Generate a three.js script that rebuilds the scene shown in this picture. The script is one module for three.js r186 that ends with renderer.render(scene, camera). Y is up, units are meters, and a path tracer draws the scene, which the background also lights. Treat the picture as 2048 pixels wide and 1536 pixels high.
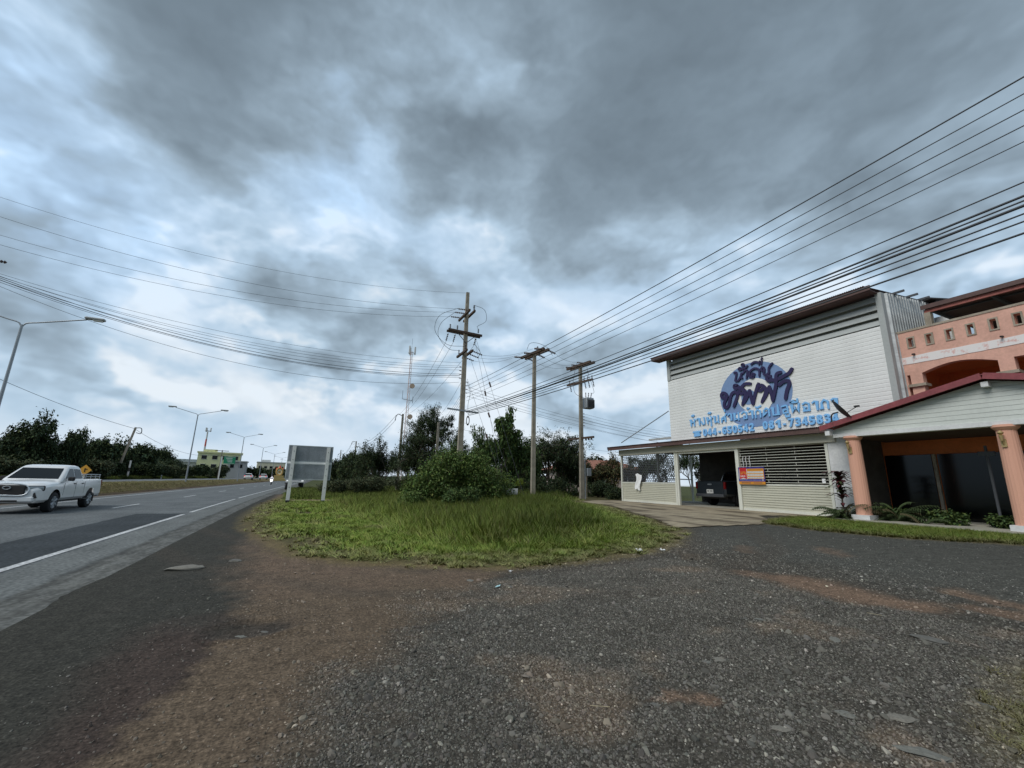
import * as THREE from 'three';
import { mergeGeometries, mergeVertices, toCreasedNormals } from 'three/addons/utils/BufferGeometryUtils.js';
import { RoundedBoxGeometry } from 'three/addons/geometries/RoundedBoxGeometry.js';
import { MarchingCubes } from 'three/addons/objects/MarchingCubes.js';
import { FontLoader } from 'three/addons/loaders/FontLoader.js';
import { TextGeometry } from 'three/addons/geometries/TextGeometry.js';
import { Brush, Evaluator, SUBTRACTION } from 'three-bvh-csg';

// ------------------------------------------------------------------ camera, sky, sun, exposure
const scene = new THREE.Scene();
const camera = new THREE.PerspectiveCamera(83.8, 4 / 3, 0.1, 4000);
camera.position.set(0, 1.5, 0);
camera.rotation.set(0.22506, -0.44283, 0.0238, 'YXZ');
const renderer = new THREE.WebGLRenderer({ antialias: true });
renderer.toneMapping = THREE.LinearToneMapping;
renderer.toneMappingExposure = 1.45;
renderer.shadowMap.enabled = true;

function mulberry(a) { return () => { a |= 0; a = a + 0x6D2B79F5 | 0; let t = Math.imul(a ^ a >>> 15, 1 | a); t = t + Math.imul(t ^ t >>> 7, 61 | t) ^ t; return ((t ^ t >>> 14) >>> 0) / 4294967296; }; }
const PERM = new Uint8Array(512); { const r = mulberry(77); const p = [...Array(256).keys()]; for (let i = 255; i > 0; i--) { const j = Math.floor(r() * (i + 1)); [p[i], p[j]] = [p[j], p[i]]; } for (let i = 0; i < 512; i++) PERM[i] = p[i & 255]; }
const fade = t => t * t * t * (t * (t * 6 - 15) + 10);
function grad2(h, x, y) { switch (h & 7) { case 0: return x + y; case 1: return x - y; case 2: return -x + y; case 3: return -x - y; case 4: return 1.4 * x; case 5: return -1.4 * x; case 6: return 1.4 * y; default: return -1.4 * y; } }
function noise2(x, y) {          // about -1 .. 1
  const xi = Math.floor(x), yi = Math.floor(y), xf = x - xi, yf = y - yi, X = xi & 255, Y = yi & 255, u = fade(xf), v = fade(yf);
  const a = PERM[X] + Y, b = PERM[X + 1 & 255] + Y;
  const n00 = grad2(PERM[a & 511], xf, yf), n10 = grad2(PERM[b & 511], xf - 1, yf), n01 = grad2(PERM[a + 1 & 511], xf, yf - 1), n11 = grad2(PERM[b + 1 & 511], xf - 1, yf - 1);
  return (n00 + u * (n10 - n00)) * (1 - v) + (n01 + u * (n11 - n01)) * v;
}
function fbm(x, y, o = 5, g = 0.5) { let s = 0, a = 1, n = 0; for (let i = 0; i < o; i++) { s += a * noise2(x + i * 17.3, y - i * 9.1); n += a; a *= g; x *= 2.03; y *= 2.03; } return s / n; }
function grad3(h, x, y, z) { h &= 15; const u = h < 8 ? x : y, v = h < 4 ? y : h === 12 || h === 14 ? x : z; return ((h & 1) ? -u : u) + ((h & 2) ? -v : v); }
function noise3(x, y, z) {
  const xi = Math.floor(x), yi = Math.floor(y), zi = Math.floor(z); x -= xi; y -= yi; z -= zi;
  const X = xi & 255, Y = yi & 255, Z = zi & 255, u = fade(x), v = fade(y), w = fade(z), P = PERM;
  const A = P[X] + Y, AA = P[A & 511] + Z, AB = P[A + 1 & 511] + Z, B = P[X + 1 & 255] + Y, BA = P[B & 511] + Z, BB = P[B + 1 & 511] + Z;
  const L = (t, a, b) => a + t * (b - a);
  return L(w, L(v, L(u, grad3(P[AA & 511], x, y, z), grad3(P[BA & 511], x - 1, y, z)), L(u, grad3(P[AB & 511], x, y - 1, z), grad3(P[BB & 511], x - 1, y - 1, z))),
    L(v, L(u, grad3(P[AA + 1 & 511], x, y, z - 1), grad3(P[BA + 1 & 511], x - 1, y, z - 1)), L(u, grad3(P[AB + 1 & 511], x, y - 1, z - 1), grad3(P[BB + 1 & 511], x - 1, y - 1, z - 1))));
}
function fbm3(x, y, z, o = 5, g = 0.5) { let s = 0, a = 1, n = 0; for (let i = 0; i < o; i++) { s += a * noise3(x + i * 7.3, y - i * 3.1, z + i * 5.7); n += a; a *= g; x *= 2.05; y *= 2.05; z *= 2.05; } return s / n; }
const clamp = (x, a = 0, b = 1) => Math.min(b, Math.max(a, x));
const sst = (a, b, x) => { const t = clamp((x - a) / (b - a)); return t * t * (3 - 2 * t); };
const lin = c => { c /= 255; return c <= 0.04045 ? c / 12.92 : Math.pow((c + 0.055) / 1.055, 2.4); };

// The cloud deck: [azimuth, elevation in degrees, brightness, blueness], azimuth clockwise from the road's direction (-z)
const CLOUDS = [[-32,36,186,0.4], [-24,42,129,0], [-13,47,126,0], [3,52,162,0.2], [24,55,144,0.1], [45,53,125,0], [62,49,129,0], [74,44,134,0], [82,39,144,0], [-31,32,186,1], [-26,36,162,0.4], [-21,38,134,0], [-12,43,137,0], [-1,46,167,0.3], [10,48,172,0.3], [24,50,186,0.3], [34,49,142,0], [45,48,127,0], [61,44,133,0], [73,39,138,0], [81,35,147,0], [-30,28,198,1], [-25,30,196,1], [-22,32,182,0.4], [-18,34,138,0], [-11,37,147,0], [-5,39,172,0.4], [0,41,186,0.8], [7,42,193,0.5], [15,43,157,0.1], [24,44,144,0], [44,43,132,0], [60,39,136,0], [72,34,144,0], [80,30,158,0.1], [-28,23,196,1], [-24,25,203,1], [-20,27,204,0.9], [-15,29,174,0.2], [-9,31,193,0.6], [-2,33,206,1], [6,35,204,0.8], [12,36,170,0.1], [25,37,159,0], [38,37,135,0], [52,35,139,0], [63,32,151,0], [71,29,164,0.1], [79,25,168,0.2], [-27,18,191,0.6], [-21,20,187,0.9], [-14,23,194,0.9], [-8,25,166,0.1], [-1,26,204,0.7], [7,28,192,0.4], [14,29,214,0.6], [22,29,189,0.2], [31,30,159,0], [45,29,183,0.2], [57,26,191,0.4], [62,25,170,0.2], [66,24,170,0.1], [74,22,182,0.3], [78,20,182,0.3], [-27,14,193,0.5], [-21,16,208,0.6], [-12,19,221,0.4], [-7,20,180,0.2], [-2,21,169,0], [9,23,180,0.1], [18,24,193,0.2], [23,24,211,0.6], [33,24,226,0.5], [44,23,221,0.6], [52,22,205,0.5], [61,21,200,0.5], [68,19,191,0.4], [73,18,184,0.4], [-26,10,208,0.2], [-22,11,179,0.1], [-16,12,221,0.2], [-8,14,209,0.2], [0,15,170,0], [9,16,171,0], [15,17,184,0.1], [24,17,209,0.4], [34,17,180,0.1], [41,17,192,0.2], [47,17,202,0.3], [-25,6,219,0.2], [-21,7,189,0.1], [-15,8,182,0.1], [-7,9,231,0.1], [1,10,187,0.1], [8,11,219,0.3], [14,11,179,0.1], [24,11,196,0.2], [31,11,182,0.1], [40,11,219,0.2], [50,11,202,0.2], [-24,3,213,0.2], [-18,3,219,0.2], [-8,4,209,0.2], [2,5,223,0.2], [14,6,214,0.2], [27,6,231,0.1], [40,6,202,0.2], [55,6,209,0.2], [68,5,205,0.2], [-24,0,224,0.2], [-16,1,224,0.2], [-5,1,224,0.2], [9,1,224,0.2], [26,2,224,0.2], [42,2,224,0.2], [56,2,224,0.2], [67,2,224,0.2], [75,2,224,0.2]];
{
  const LEVEL = 0.74;                                        // overcast brightness at this exposure
  const W = 2304, H = 1152, data = new Float32Array(W * H * 4);
  const cs = CLOUDS.map(([az, el, b, bl]) => { const a = az * Math.PI / 180, e = el * Math.PI / 180; return [Math.sin(a) * Math.cos(e), Math.sin(e), -Math.cos(a) * Math.cos(e), lin(b), bl]; });
  // smooth map of brightness and blueness on a grid of 1.5 degrees, then warped and broken up by noise
  const GA = 240, GE = 61, gb = new Float32Array(GA * (GE + 1)), gl = new Float32Array(GA * (GE + 1));
  for (let j = 0; j <= GE; j++) for (let i = 0; i < GA; i++) {
    const a = i / GA * 2 * Math.PI, e = j * 1.5 * Math.PI / 180, x = Math.cos(a) * Math.cos(e), y = Math.sin(e), z = Math.sin(a) * Math.cos(e);
    let sw = 0.0006, sb = sw * 0.32, sl = sw * 0.4; for (const c of cs) { const ax = x - c[0], ay = (y - c[1]) * 1.3, az = z - c[2], g = Math.exp(-(ax * ax + ay * ay + az * az) / 0.0062); sw += g; sb += g * c[3]; sl += g * c[4]; }
    gb[j * GA + i] = sb / sw; gl[j * GA + i] = sl / sw;
  }
  const look = (g, fa, fe) => { const i0 = Math.floor(fa), j0 = Math.min(GE - 1, Math.floor(fe)), u = fa - i0, v = fe - j0, i = ((i0 % GA) + GA) % GA, k = (i + 1) % GA; return (g[j0 * GA + i] * (1 - u) + g[j0 * GA + k] * u) * (1 - v) + (g[(j0 + 1) * GA + i] * (1 - u) + g[(j0 + 1) * GA + k] * u) * v; };
  for (let j = 0; j < H; j++) {
    const el = ((j + 0.5) / H - 0.5) * Math.PI;
    for (let i = 0; i < W; i++) {
      const k = (j * W + i) * 4;
      if (el < -0.05) { data[k] = 0.22; data[k + 1] = 0.23; data[k + 2] = 0.22; data[k + 3] = 1; continue; }
      const ph = ((i + 0.5) / W - 0.5) * 2 * Math.PI, e = Math.max(el, 0.0);
      const dx = Math.cos(ph) * Math.cos(e), dy = Math.sin(e), dz = Math.sin(ph) * Math.cos(e);
      const q = 1 / (dy + 0.42), cx = dx * q, cz = dz * q;          // cloud layer: flatter and finer towards the horizon
      const hx = dx * 3.2, hy = dy * 5.5, hz = dz * 3.2, w1 = fbm3(hx + 3.1, hy, hz + 8.2, 5, 0.55), w2 = fbm3(hx + 31.7, hy + 4, hz - 4.4, 5, 0.55), w3 = fbm3(hx - 11, hy + 9, hz + 19, 5, 0.55);
      const wa = 0.13, ux = dx + wa * w1, uy = Math.max(0.003, dy + wa * 0.55 * w3 * Math.min(1, 0.45 + 1.5 * dy)), uz = dz + wa * w2;
      const ul = Math.hypot(ux, uy, uz), fa = (Math.atan2(uz, ux) / (2 * Math.PI) + 1) % 1 * GA, fe = Math.asin(uy / ul) * 180 / Math.PI / 1.5;
      let b = look(gb, fa, fe), bl = look(gl, fa, fe);
      const pf = fbm3(dx * 5 + 0.6 * w1, dy * 10 + 0.8 * w3, dz * 5 + 0.6 * w2, 5, 0.5); const n = fbm(cx * 2.6 + 1.6 * w1 + 5, cz * 2.6 + 1.6 * w2 - 7, 4, 0.52), m = fbm3(dx * 15 + w2, dy * 24 + w3, dz * 15 - w1, 5, 0.62);
      const t0 = clamp((b - 0.2) / 0.5), mid = 4 * t0 * (1 - t0);
      const low = 1 - sst(0.15, 0.6, dy); const qh = 0.35 + 0.65 * sst(0.02, 0.16, dy); b *= Math.exp(qh * n * (0.2 + 0.3 * mid) + m * (0.08 + 0.2 * mid) + qh * pf * (0.25 + 1.05 * mid) * (0.45 + 1.05 * low) + 0.02);
      b = clamp(b, 0.15, 0.82);
      const t = clamp((b - 0.18) / 0.62);
      bl = clamp(bl * (1 + 0.5 * m) + 0.2 * n, 0, 1);
      // grey-teal undersides, bluish grey, then blue gaps or white edges
      const wt = sst(0.6, 1, t), wr = 0.765 + 0.155 * wt, wg = 1.0, wb = 1.22 - 0.15 * wt, s = bl * sst(0.2, 0.55, t) * (1 - 0.75 * sst(0.85, 1.15, t));
      b *= LEVEL; data[k] = b * (wr * (1 - s) + 0.71 * s); data[k + 1] = b * (wg * (1 - s) + 0.98 * s); data[k + 2] = b * (wb * (1 - s) + 1.30 * s); data[k + 3] = 1;
    }
  }
  const sky = new THREE.DataTexture(data, W, H, THREE.RGBAFormat, THREE.FloatType);
  sky.mapping = THREE.EquirectangularReflectionMapping; sky.magFilter = THREE.LinearFilter; sky.minFilter = THREE.LinearFilter; sky.colorSpace = THREE.LinearSRGBColorSpace; sky.needsUpdate = true;
  scene.background = sky; scene.environment = sky;
}
const sun = new THREE.DirectionalLight(0xfffdf8, 1.5);
sun.position.set(-84, 90, 0); sun.target.position.set(0, 0, -20);
sun.castShadow = true; sun.shadow.radius = 60; sun.shadow.mapSize.set(2048, 2048);
Object.assign(sun.shadow.camera, { left: -60, right: 60, top: 60, bottom: -60, near: 1, far: 260 });
scene.add(sun, sun.target);

// ------------------------------------------------------------------ helpers
const V = (x, y, z) => new THREE.Vector3(x, y, z);
const K = 0.60;                                             // light that falls on an open horizontal surface, over pi
const alb = (r, g, b) => new THREE.Color().setRGB(Math.min(0.85, lin(r) / K), Math.min(0.85, lin(g) / K), Math.min(0.85, lin(b) / K));
const used = new Map();
function numbered(n) { const k = used.get(n) || 0; used.set(n, k + 1); return k ? `${n}_${String(k).padStart(3, '0')}` : n; }
function tag(o, label, category, group, kind) { if (label) o.userData.label = label; if (category) o.userData.category = category; if (group) o.userData.group = group; if (kind) o.userData.kind = kind; return o; }
function thing(name, label, category, [x, y, z] = [0, 0, 0], turn = 0, group) {
  const o = new THREE.Group(); o.name = numbered(name); o.position.set(x, y, z); o.rotation.y = turn; scene.add(o); return tag(o, label, category, group);
}
function obj(name, geos, mat, parent = scene) {
  const list = (Array.isArray(geos) ? geos : [geos]);
  const g = list.length === 1 ? list[0] : mergeGeometries(list.map(q => { const c = q.index ? q.toNonIndexed() : q.clone(); for (const a of Object.keys(c.attributes)) if (!['position', 'normal', 'uv'].includes(a)) c.deleteAttribute(a); return c; }));
  const m = new THREE.Mesh(g, mat); m.name = parent === scene ? numbered(name) : name; m.castShadow = m.receiveShadow = true; parent.add(m); return m;
}
function part(name, mat, parent, ...geos) { return obj(name, geos, mat, parent); }
function struct(name, geos, mat) { return tag(obj(name, geos, mat), null, null, null, 'structure'); }
function copyOf(o, pos, turn, label, group) { const c = o.clone(); c.name = numbered(o.name.replace(/_\d{3}$/, '')); c.userData = { ...o.userData }; if (label) c.userData.label = label; if (group) c.userData.group = group; if (pos) c.position.set(...pos); if (turn !== undefined) c.rotation.y = turn; scene.add(c); return c; }
// box-projected uv in metres
function uvM(g, s = 1) {
  const q = g.index ? g.toNonIndexed() : g, p = q.attributes.position, n = q.attributes.normal, uv = new Float32Array(p.count * 2);
  for (let i = 0; i < p.count; i++) {
    const ax = Math.abs(n.getX(i)), ay = Math.abs(n.getY(i)), az = Math.abs(n.getZ(i)), x = p.getX(i), y = p.getY(i), z = p.getZ(i);
    if (ay >= ax && ay >= az) { uv[2 * i] = x / s; uv[2 * i + 1] = z / s; } else if (ax >= az) { uv[2 * i] = z / s; uv[2 * i + 1] = y / s; } else { uv[2 * i] = x / s; uv[2 * i + 1] = y / s; }
  }
  q.setAttribute('uv', new THREE.BufferAttribute(uv, 2)); return q;
}
function bx(w, h, d, x = 0, y = 0, z = 0, s = 1) { return uvM(new THREE.BoxGeometry(w, h, d).translate(x, y, z), s); }           // centred
function bb(x0, x1, y0, y1, z0, z1) { return bx(Math.abs(x1 - x0), Math.abs(y1 - y0), Math.abs(z1 - z0), (x0 + x1) / 2, (y0 + y1) / 2, (z0 + z1) / 2); }
function rb(w, h, d, r, x = 0, y = 0, z = 0, seg = 2) { const g = new RoundedBoxGeometry(w, h, d, seg, r); return uvM(g.translate(x, y, z)); }
function cyl(r0, r1, h, x, y, z, seg = 12, axis = 'y') { const g = new THREE.CylinderGeometry(r1, r0, h, seg); if (axis === 'x') g.rotateZ(-Math.PI / 2); if (axis === 'z') g.rotateX(Math.PI / 2); return g.translate(x, y, z); }
function bar(a, b, r0, r1 = r0, seg = 8) { const A = V(...a), B = V(...b), d = B.clone().sub(A), L = d.length(); const g = new THREE.CylinderGeometry(r1, r0, L, seg); g.translate(0, L / 2, 0); g.applyQuaternion(new THREE.Quaternion().setFromUnitVectors(V(0, 1, 0), d.normalize())); return g.translate(A.x, A.y, A.z); }
function beam(a, b, w, h) { const A = V(...a), B = V(...b), L = A.distanceTo(B); const g = new THREE.BoxGeometry(w, h, L); const m = new THREE.Matrix4().lookAt(A, B, V(0, 1, 0)); g.applyMatrix4(m); g.translate((A.x + B.x) / 2, (A.y + B.y) / 2, (A.z + B.z) / 2); return uvM(g); }
function tube(pts, r, seg = 24, rs = 6) { return new THREE.TubeGeometry(new THREE.CatmullRomCurve3(pts.map(p => V(...p))), seg, r, rs, false); }
function poly(pts, depth, bevel = 0) { const s = new THREE.Shape(pts.map(p => new THREE.Vector2(p[0], p[1]))); return new THREE.ExtrudeGeometry(s, { depth, bevelEnabled: bevel > 0, bevelSize: bevel, bevelThickness: bevel, bevelSegments: 2, steps: 1 }); }
function loft(rings, capA = true, capB = true, closed = true) {
  const n = rings[0].length, pos = [], idx = []; for (const r of rings) for (const p of r) pos.push(...p);
  const m = closed ? n : n - 1;
  for (let k = 0; k < rings.length - 1; k++) for (let i = 0; i < m; i++) { const a = k * n + i, b = k * n + (i + 1) % n, c = a + n, d = b + n; idx.push(a, b, d, a, d, c); }
  const cap = (k, flip) => { const c = [0, 0, 0]; for (const p of rings[k]) for (let q = 0; q < 3; q++) c[q] += p[q] / n; const ci = pos.length / 3; pos.push(...c); for (let i = 0; i < n; i++) { const a = k * n + i, b = k * n + (i + 1) % n; flip ? idx.push(ci, b, a) : idx.push(ci, a, b); } };
  if (capA) cap(0, true); if (capB) cap(rings.length - 1, false);
  const g = new THREE.BufferGeometry(); g.setAttribute('position', new THREE.Float32BufferAttribute(pos, 3)); g.setIndex(idx);
  g.setAttribute('uv', new THREE.Float32BufferAttribute(new Float32Array(pos.length / 3 * 2), 2)); g.computeVertexNormals(); return g;
}
function crease(g, a = 0.6) { return toCreasedNormals(g, a); }
function quads(list) {                                      // list of 4-point faces
  const pos = [], uv = [], idx = []; for (const f of list) { const k = pos.length / 3; for (const p of f) pos.push(...p); uv.push(0, 0, 1, 0, 1, 1, 0, 1); idx.push(k, k + 1, k + 2, k, k + 2, k + 3); }
  const g = new THREE.BufferGeometry(); g.setAttribute('position', new THREE.Float32BufferAttribute(pos, 3)); g.setAttribute('uv', new THREE.Float32BufferAttribute(uv, 2)); g.setIndex(idx); g.computeVertexNormals(); return g;
}
// a thick sheet from a grid f(u,v) -> [x,y,z]; profile sheets, roofs
function sheet(nu, nv, f, uvf) {
  const pos = [], uv = [], idx = []; for (let j = 0; j <= nv; j++) for (let i = 0; i <= nu; i++) { const p = f(i / nu, j / nv); pos.push(...p); uv.push(...(uvf ? uvf(p) : [i / nu, j / nv])); }
  for (let j = 0; j < nv; j++) for (let i = 0; i < nu; i++) { const a = j * (nu + 1) + i, b = a + 1, c = a + nu + 1, d = c + 1; idx.push(a, b, d, a, d, c); }
  const g = new THREE.BufferGeometry(); g.setAttribute('position', new THREE.Float32BufferAttribute(pos, 3)); g.setAttribute('uv', new THREE.Float32BufferAttribute(uv, 2)); g.setIndex(idx); g.computeVertexNormals(); return g;
}
// ------------------------------------------------------------------ textures (grain, stains, wear; no light)
function tex(size, fn, { srgb = true, rep = 1 } = {}) {
  const d = new Uint8Array(size * size * 4);
  for (let j = 0; j < size; j++) for (let i = 0; i < size; i++) { const c = fn(i / size, j / size), k = (j * size + i) * 4; d[k] = clamp(c[0]) * 255; d[k + 1] = clamp(c[1]) * 255; d[k + 2] = clamp(c[2]) * 255; d[k + 3] = 255; }
  const t = new THREE.DataTexture(d, size, size); t.wrapS = t.wrapT = THREE.RepeatWrapping; t.magFilter = THREE.LinearFilter; t.minFilter = THREE.LinearMipmapLinearFilter; t.generateMipmaps = true;
  if (srgb) t.colorSpace = THREE.SRGBColorSpace; t.repeat.set(1 / rep, 1 / rep); t.needsUpdate = true; return t;
}
// tileable fbm on a torus-free trick: blend four shifted copies
function tfbm(u, v, f, o, g) { const a = fbm(u * f, v * f, o, g), b = fbm((u - 1) * f, v * f, o, g), c = fbm(u * f, (v - 1) * f, o, g), d = fbm((u - 1) * f, (v - 1) * f, o, g); const s = a * (1 - u) * (1 - v) + b * u * (1 - v) + c * (1 - u) * v + d * u * v; const w = Math.sqrt((u * u + (1 - u) * (1 - u)) * (v * v + (1 - v) * (1 - v))); return s / w; }
const grey = v => [v, v, v];
const T = {};
T.plaster = tex(512, (u, v) => { const n = tfbm(u, v, 6, 6, 0.6), m = tfbm(u + .3, v, 40, 3, 0.6); return grey(0.9 + 0.1 * n + 0.06 * m); }, { rep: 3 });
T.concrete = tex(512, (u, v) => { const n = tfbm(u, v, 5, 6, 0.6), m = tfbm(u, v, 60, 3, 0.7); return [0.84 + 0.2 * n + 0.12 * m, 0.83 + 0.2 * n + 0.12 * m, 0.8 + 0.2 * n + 0.12 * m]; }, { rep: 2 });
T.grime = tex(512, (u, v) => { const st = tfbm(u * 1, v * 1, 3, 4, 0.5), m = tfbm(u, v, 50, 3, 0.6); const s = clamp(0.955 + 0.05 * st + 0.04 * m); return [s, s, s * 0.99]; }, { rep: 4 });
T.paintPatch = tex(512, (u, v) => { const n = tfbm(u, v, 9, 6, 0.62), s = 0.55 * sst(0.12, 0.4, n); return [0.97 - 0.08 * s, 0.95 - 0.34 * s, 0.94 - 0.38 * s]; }, { rep: 2 });
T.metal = tex(256, (u, v) => { const n = tfbm(u, v, 4, 5, 0.6), m = tfbm(u, v, 30, 3, 0.6); return grey(0.86 + 0.16 * n + 0.1 * m); }, { rep: 2 });
T.bark = tex(256, (u, v) => { const n = tfbm((u * 6) % 1, v, 8, 5, 0.6); return grey(0.75 + 0.4 * n); }, { rep: 1 });
T.road = tex(1024, (u, v) => { const n = tfbm(u, v, 5, 5, 0.55), m = tfbm(u, v, 120, 2, 0.8), s = tfbm((u * 4) % 1, (v * .5) % 1, 5, 3, 0.6); return grey(0.8 + 0.13 * n + 0.26 * m + 0.07 * s); }, { rep: 8 });
T.gravel = tex(1024, (u, v) => { const a = tfbm(u, v, 130, 3, 0.75), b = tfbm(u + .37, v + .11, 60, 3, 0.7), c = tfbm(u, v, 18, 4, 0.6); let s = 0.66 + 0.36 * a + 0.2 * b + 0.14 * c; if (b > 0.34 && a > 0.2) s += 0.18; return [s, s * 0.99, s * 0.97]; }, { rep: 3.2 });
T.gravelBump = tex(1024, (u, v) => grey(0.5 + 0.35 * tfbm(u, v, 130, 3, 0.75) + 0.35 * tfbm(u + .37, v + .11, 60, 3, 0.7)), { srgb: false, rep: 3.2 });
T.leafGrain = tex(64, (u, v) => grey(0.88 + 0.24 * tfbm(u, v, 6, 3, 0.6)));
const SM = (o) => new THREE.MeshPhysicalMaterial({ roughness: 0.95, specularIntensity: 0.3, ...o });   // dull ground, stone and leaf surfaces
const S = (o) => new THREE.MeshStandardMaterial({ roughness: 0.85, ...o });
const mat = (c, o = {}) => S({ color: alb(...c), ...o });
const M = {
  concrete: mat([150, 148, 140], { map: T.concrete }), poleConcrete: mat([142, 136, 128], { map: T.concrete, roughness: 0.9 }), dark: mat([38, 36, 36]), blackRubber: mat([30, 30, 32], { roughness: 0.9 }),
  wire: mat([58, 60, 64], { roughness: 0.6 }), galv: mat([150, 155, 160], { map: T.metal, roughness: 0.5, metalness: 0.5 }), steelDark: mat([70, 72, 76], { map: T.metal, roughness: 0.6 }),
  insul: mat([62, 48, 44], { roughness: 0.35 }), timber: mat([82, 66, 56], { map: T.bark }), white: mat([205, 208, 206], { map: T.plaster }), whitePost: mat([196, 198, 196], { map: T.grime }),
  sheetWhite: mat([200, 207, 210], { map: T.grime, roughness: 0.55 }), louvre: mat([140, 143, 143], { map: T.grime, roughness: 0.6 }), louvreDark: mat([52, 50, 48]), zinc: mat([165, 168, 168], { map: T.metal, roughness: 0.45, metalness: 0.4 }),
  roofBrown: mat([84, 62, 58], { map: T.metal, roughness: 0.6 }), beige: mat([160, 157, 146], { map: T.grime, roughness: 0.6 }), slat: mat([165, 163, 150], { map: T.grime, roughness: 0.55 }), frame: mat([180, 180, 172], { map: T.grime, roughness: 0.5 }),
  pink: mat([216, 148, 132], { map: T.plaster, roughness: 0.92 }), orange: mat([190, 106, 62], { map: T.plaster }), patch: mat([214, 206, 200], { map: T.paintPatch }), greyPlaster: mat([150, 142, 132], { map: T.concrete }),
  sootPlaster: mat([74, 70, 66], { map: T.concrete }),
  redRoof: mat([128, 64, 68], { map: T.metal, roughness: 0.5 }), siding: mat([172, 175, 172], { map: T.grime, roughness: 0.7 }), column: mat([204, 142, 122], { map: T.plaster }), maroon: mat([112, 62, 54], { map: T.plaster }),
  glass: S({ color: 0x0b0f12, roughness: 0.06, metalness: 0.0 }), glassDark: S({ color: 0x07090a, roughness: 0.12 }),
  purple: mat([30, 24, 60], { roughness: 0.6 }), blue: mat([100, 148, 204], { roughness: 0.6 }), disc: mat([100, 122, 158], { roughness: 0.7, map: T.grime }), discWhite: mat([205, 206, 206], { roughness: 0.7, map: T.grime }),
};
// ------------------------------------------------------------------ terrain, road, lot
const bend = z => { const t = -z - 30; return 0.033 * 0.5 * (t + Math.sqrt(t * t + 225)); };
function Hh(x, z) {
  const s = x - bend(z);
  if (s < -12.4) return -0.05 + 0.13 * sst(-12.4, -12.55, s) + 0.52 * sst(-12.5, -14.1, s) + (s > -18 ? 0.05 * noise2(x * 0.8, z * 0.5) * sst(-12.6, -13.4, s) : 0) - 0.06 * sst(-16.9, -17.3, s) + 0.08 * sst(-24.5, -26, s);
  return 0.53 * sst(0.5, 16.5, s) - 0.05 * sst(0, -3.2, s);
}
const lotBumps = (x, z) => { const hp = Math.hypot((x + 0.28) / 0.42, (z + 5.42) / 0.3); if (hp < 1.3) return -0.03 * (1 - sst(0.4, 1.3, hp)) + 0.02 * sst(0.9, 1.15, hp) * (1 - sst(1.15, 1.3, hp)) + 0.008 * noise2(x * 8, z * 8); const k = sst(-2.6, -1.2, x) * (1 - sst(11, 13.5, x)); return k * (0.018 * fbm(x * 0.7, z * 0.7, 3) + 0.008 * noise2(x * 2.7, z * 2.7)); };
const LH = (x, z) => Hh(x, z) + lotBumps(x, z);
const pw = (tab, v) => { for (let i = 0; i < tab.length - 1; i++) { const [a, fa] = tab[i], [b, fb] = tab[i + 1]; if (v <= a) return fa; if (v <= b) return fa + (fb - fa) * (v - a) / (b - a); } return tab[tab.length - 1][1]; };
function grid(xs, zs, hf, cf, rep = 1) {
  const pos = [], col = [], uv = [], idx = [], nx = xs.length;
  for (const z of zs) for (const x0 of xs) { const x = x0; const y = hf(x, z); pos.push(x, y, z); uv.push(x / rep, -z / rep); const c = cf(x, z); col.push(...c); }
  for (let j = 0; j < zs.length - 1; j++) for (let i = 0; i < nx - 1; i++) { const a = j * nx + i, b = a + 1, c = a + nx, d = c + 1; idx.push(a, d, b, a, c, d); }
  const g = new THREE.BufferGeometry(); g.setAttribute('position', new THREE.Float32BufferAttribute(pos, 3)); g.setAttribute('uv', new THREE.Float32BufferAttribute(uv, 2)); g.setAttribute('color', new THREE.Float32BufferAttribute(col, 3)); g.setIndex(idx); g.computeVertexNormals();
  const n = g.attributes.normal; if (n.getY(0) < 0) { const ix = g.index.array; for (let i = 0; i < ix.length; i += 3) { const t = ix[i + 1]; ix[i + 1] = ix[i + 2]; ix[i + 2] = t; } g.computeVertexNormals(); }
  return g;
}
function range(a, b, d) { const o = [], n = Math.max(1, Math.round(Math.abs(b - a) / d)); for (let i = 0; i < n; i++) o.push(a + (b - a) * i / n); return o; }
const L3 = (r, g, b) => { const c = alb(r, g, b); return [c.r, c.g, c.b]; };
const mix3 = (a, b, t) => [a[0] + (b[0] - a[0]) * t, a[1] + (b[1] - a[1]) * t, a[2] + (b[2] - a[2]) * t];
const inside = (P, x, z) => { let c = false; for (let i = 0, j = P.length - 1; i < P.length; j = i++) { const [xi, zi] = P[i], [xj, zj] = P[j]; if ((zi > z) !== (zj > z) && x < (xj - xi) * (z - zi) / (zj - zi) + xi) c = !c; } return c; };
const edgeDist = (P, x, z) => { let d = 1e9; for (let i = 0, j = P.length - 1; i < P.length; j = i++) { const [ax, az] = P[j], [bx2, bz] = P[i]; const vx = bx2 - ax, vz = bz - az, t = clamp(((x - ax) * vx + (z - az) * vz) / (vx * vx + vz * vz)); d = Math.min(d, Math.hypot(x - ax - vx * t, z - az - vz * t)); } return inside(P, x, z) ? d : -d; };
const GRASS = [[-1.3, -15.6], [-0.45, -12], [0.06, -9.9], [0.98, -8.8], [1.93, -8.15], [3.3, -7.3], [4.7, -7.05], [6.4, -7.2], [7.6, -7.6], [8.46, -8.26], [9.5, -9.1], [10.07, -10.2], [11.6, -13.5], [13.4, -17.2], [13.9, -20.5], [15.6, -22.2], [22, -23], [22, -44], [-0.9, -44], [-1.75, -28], [-1.7, -20]];
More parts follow.
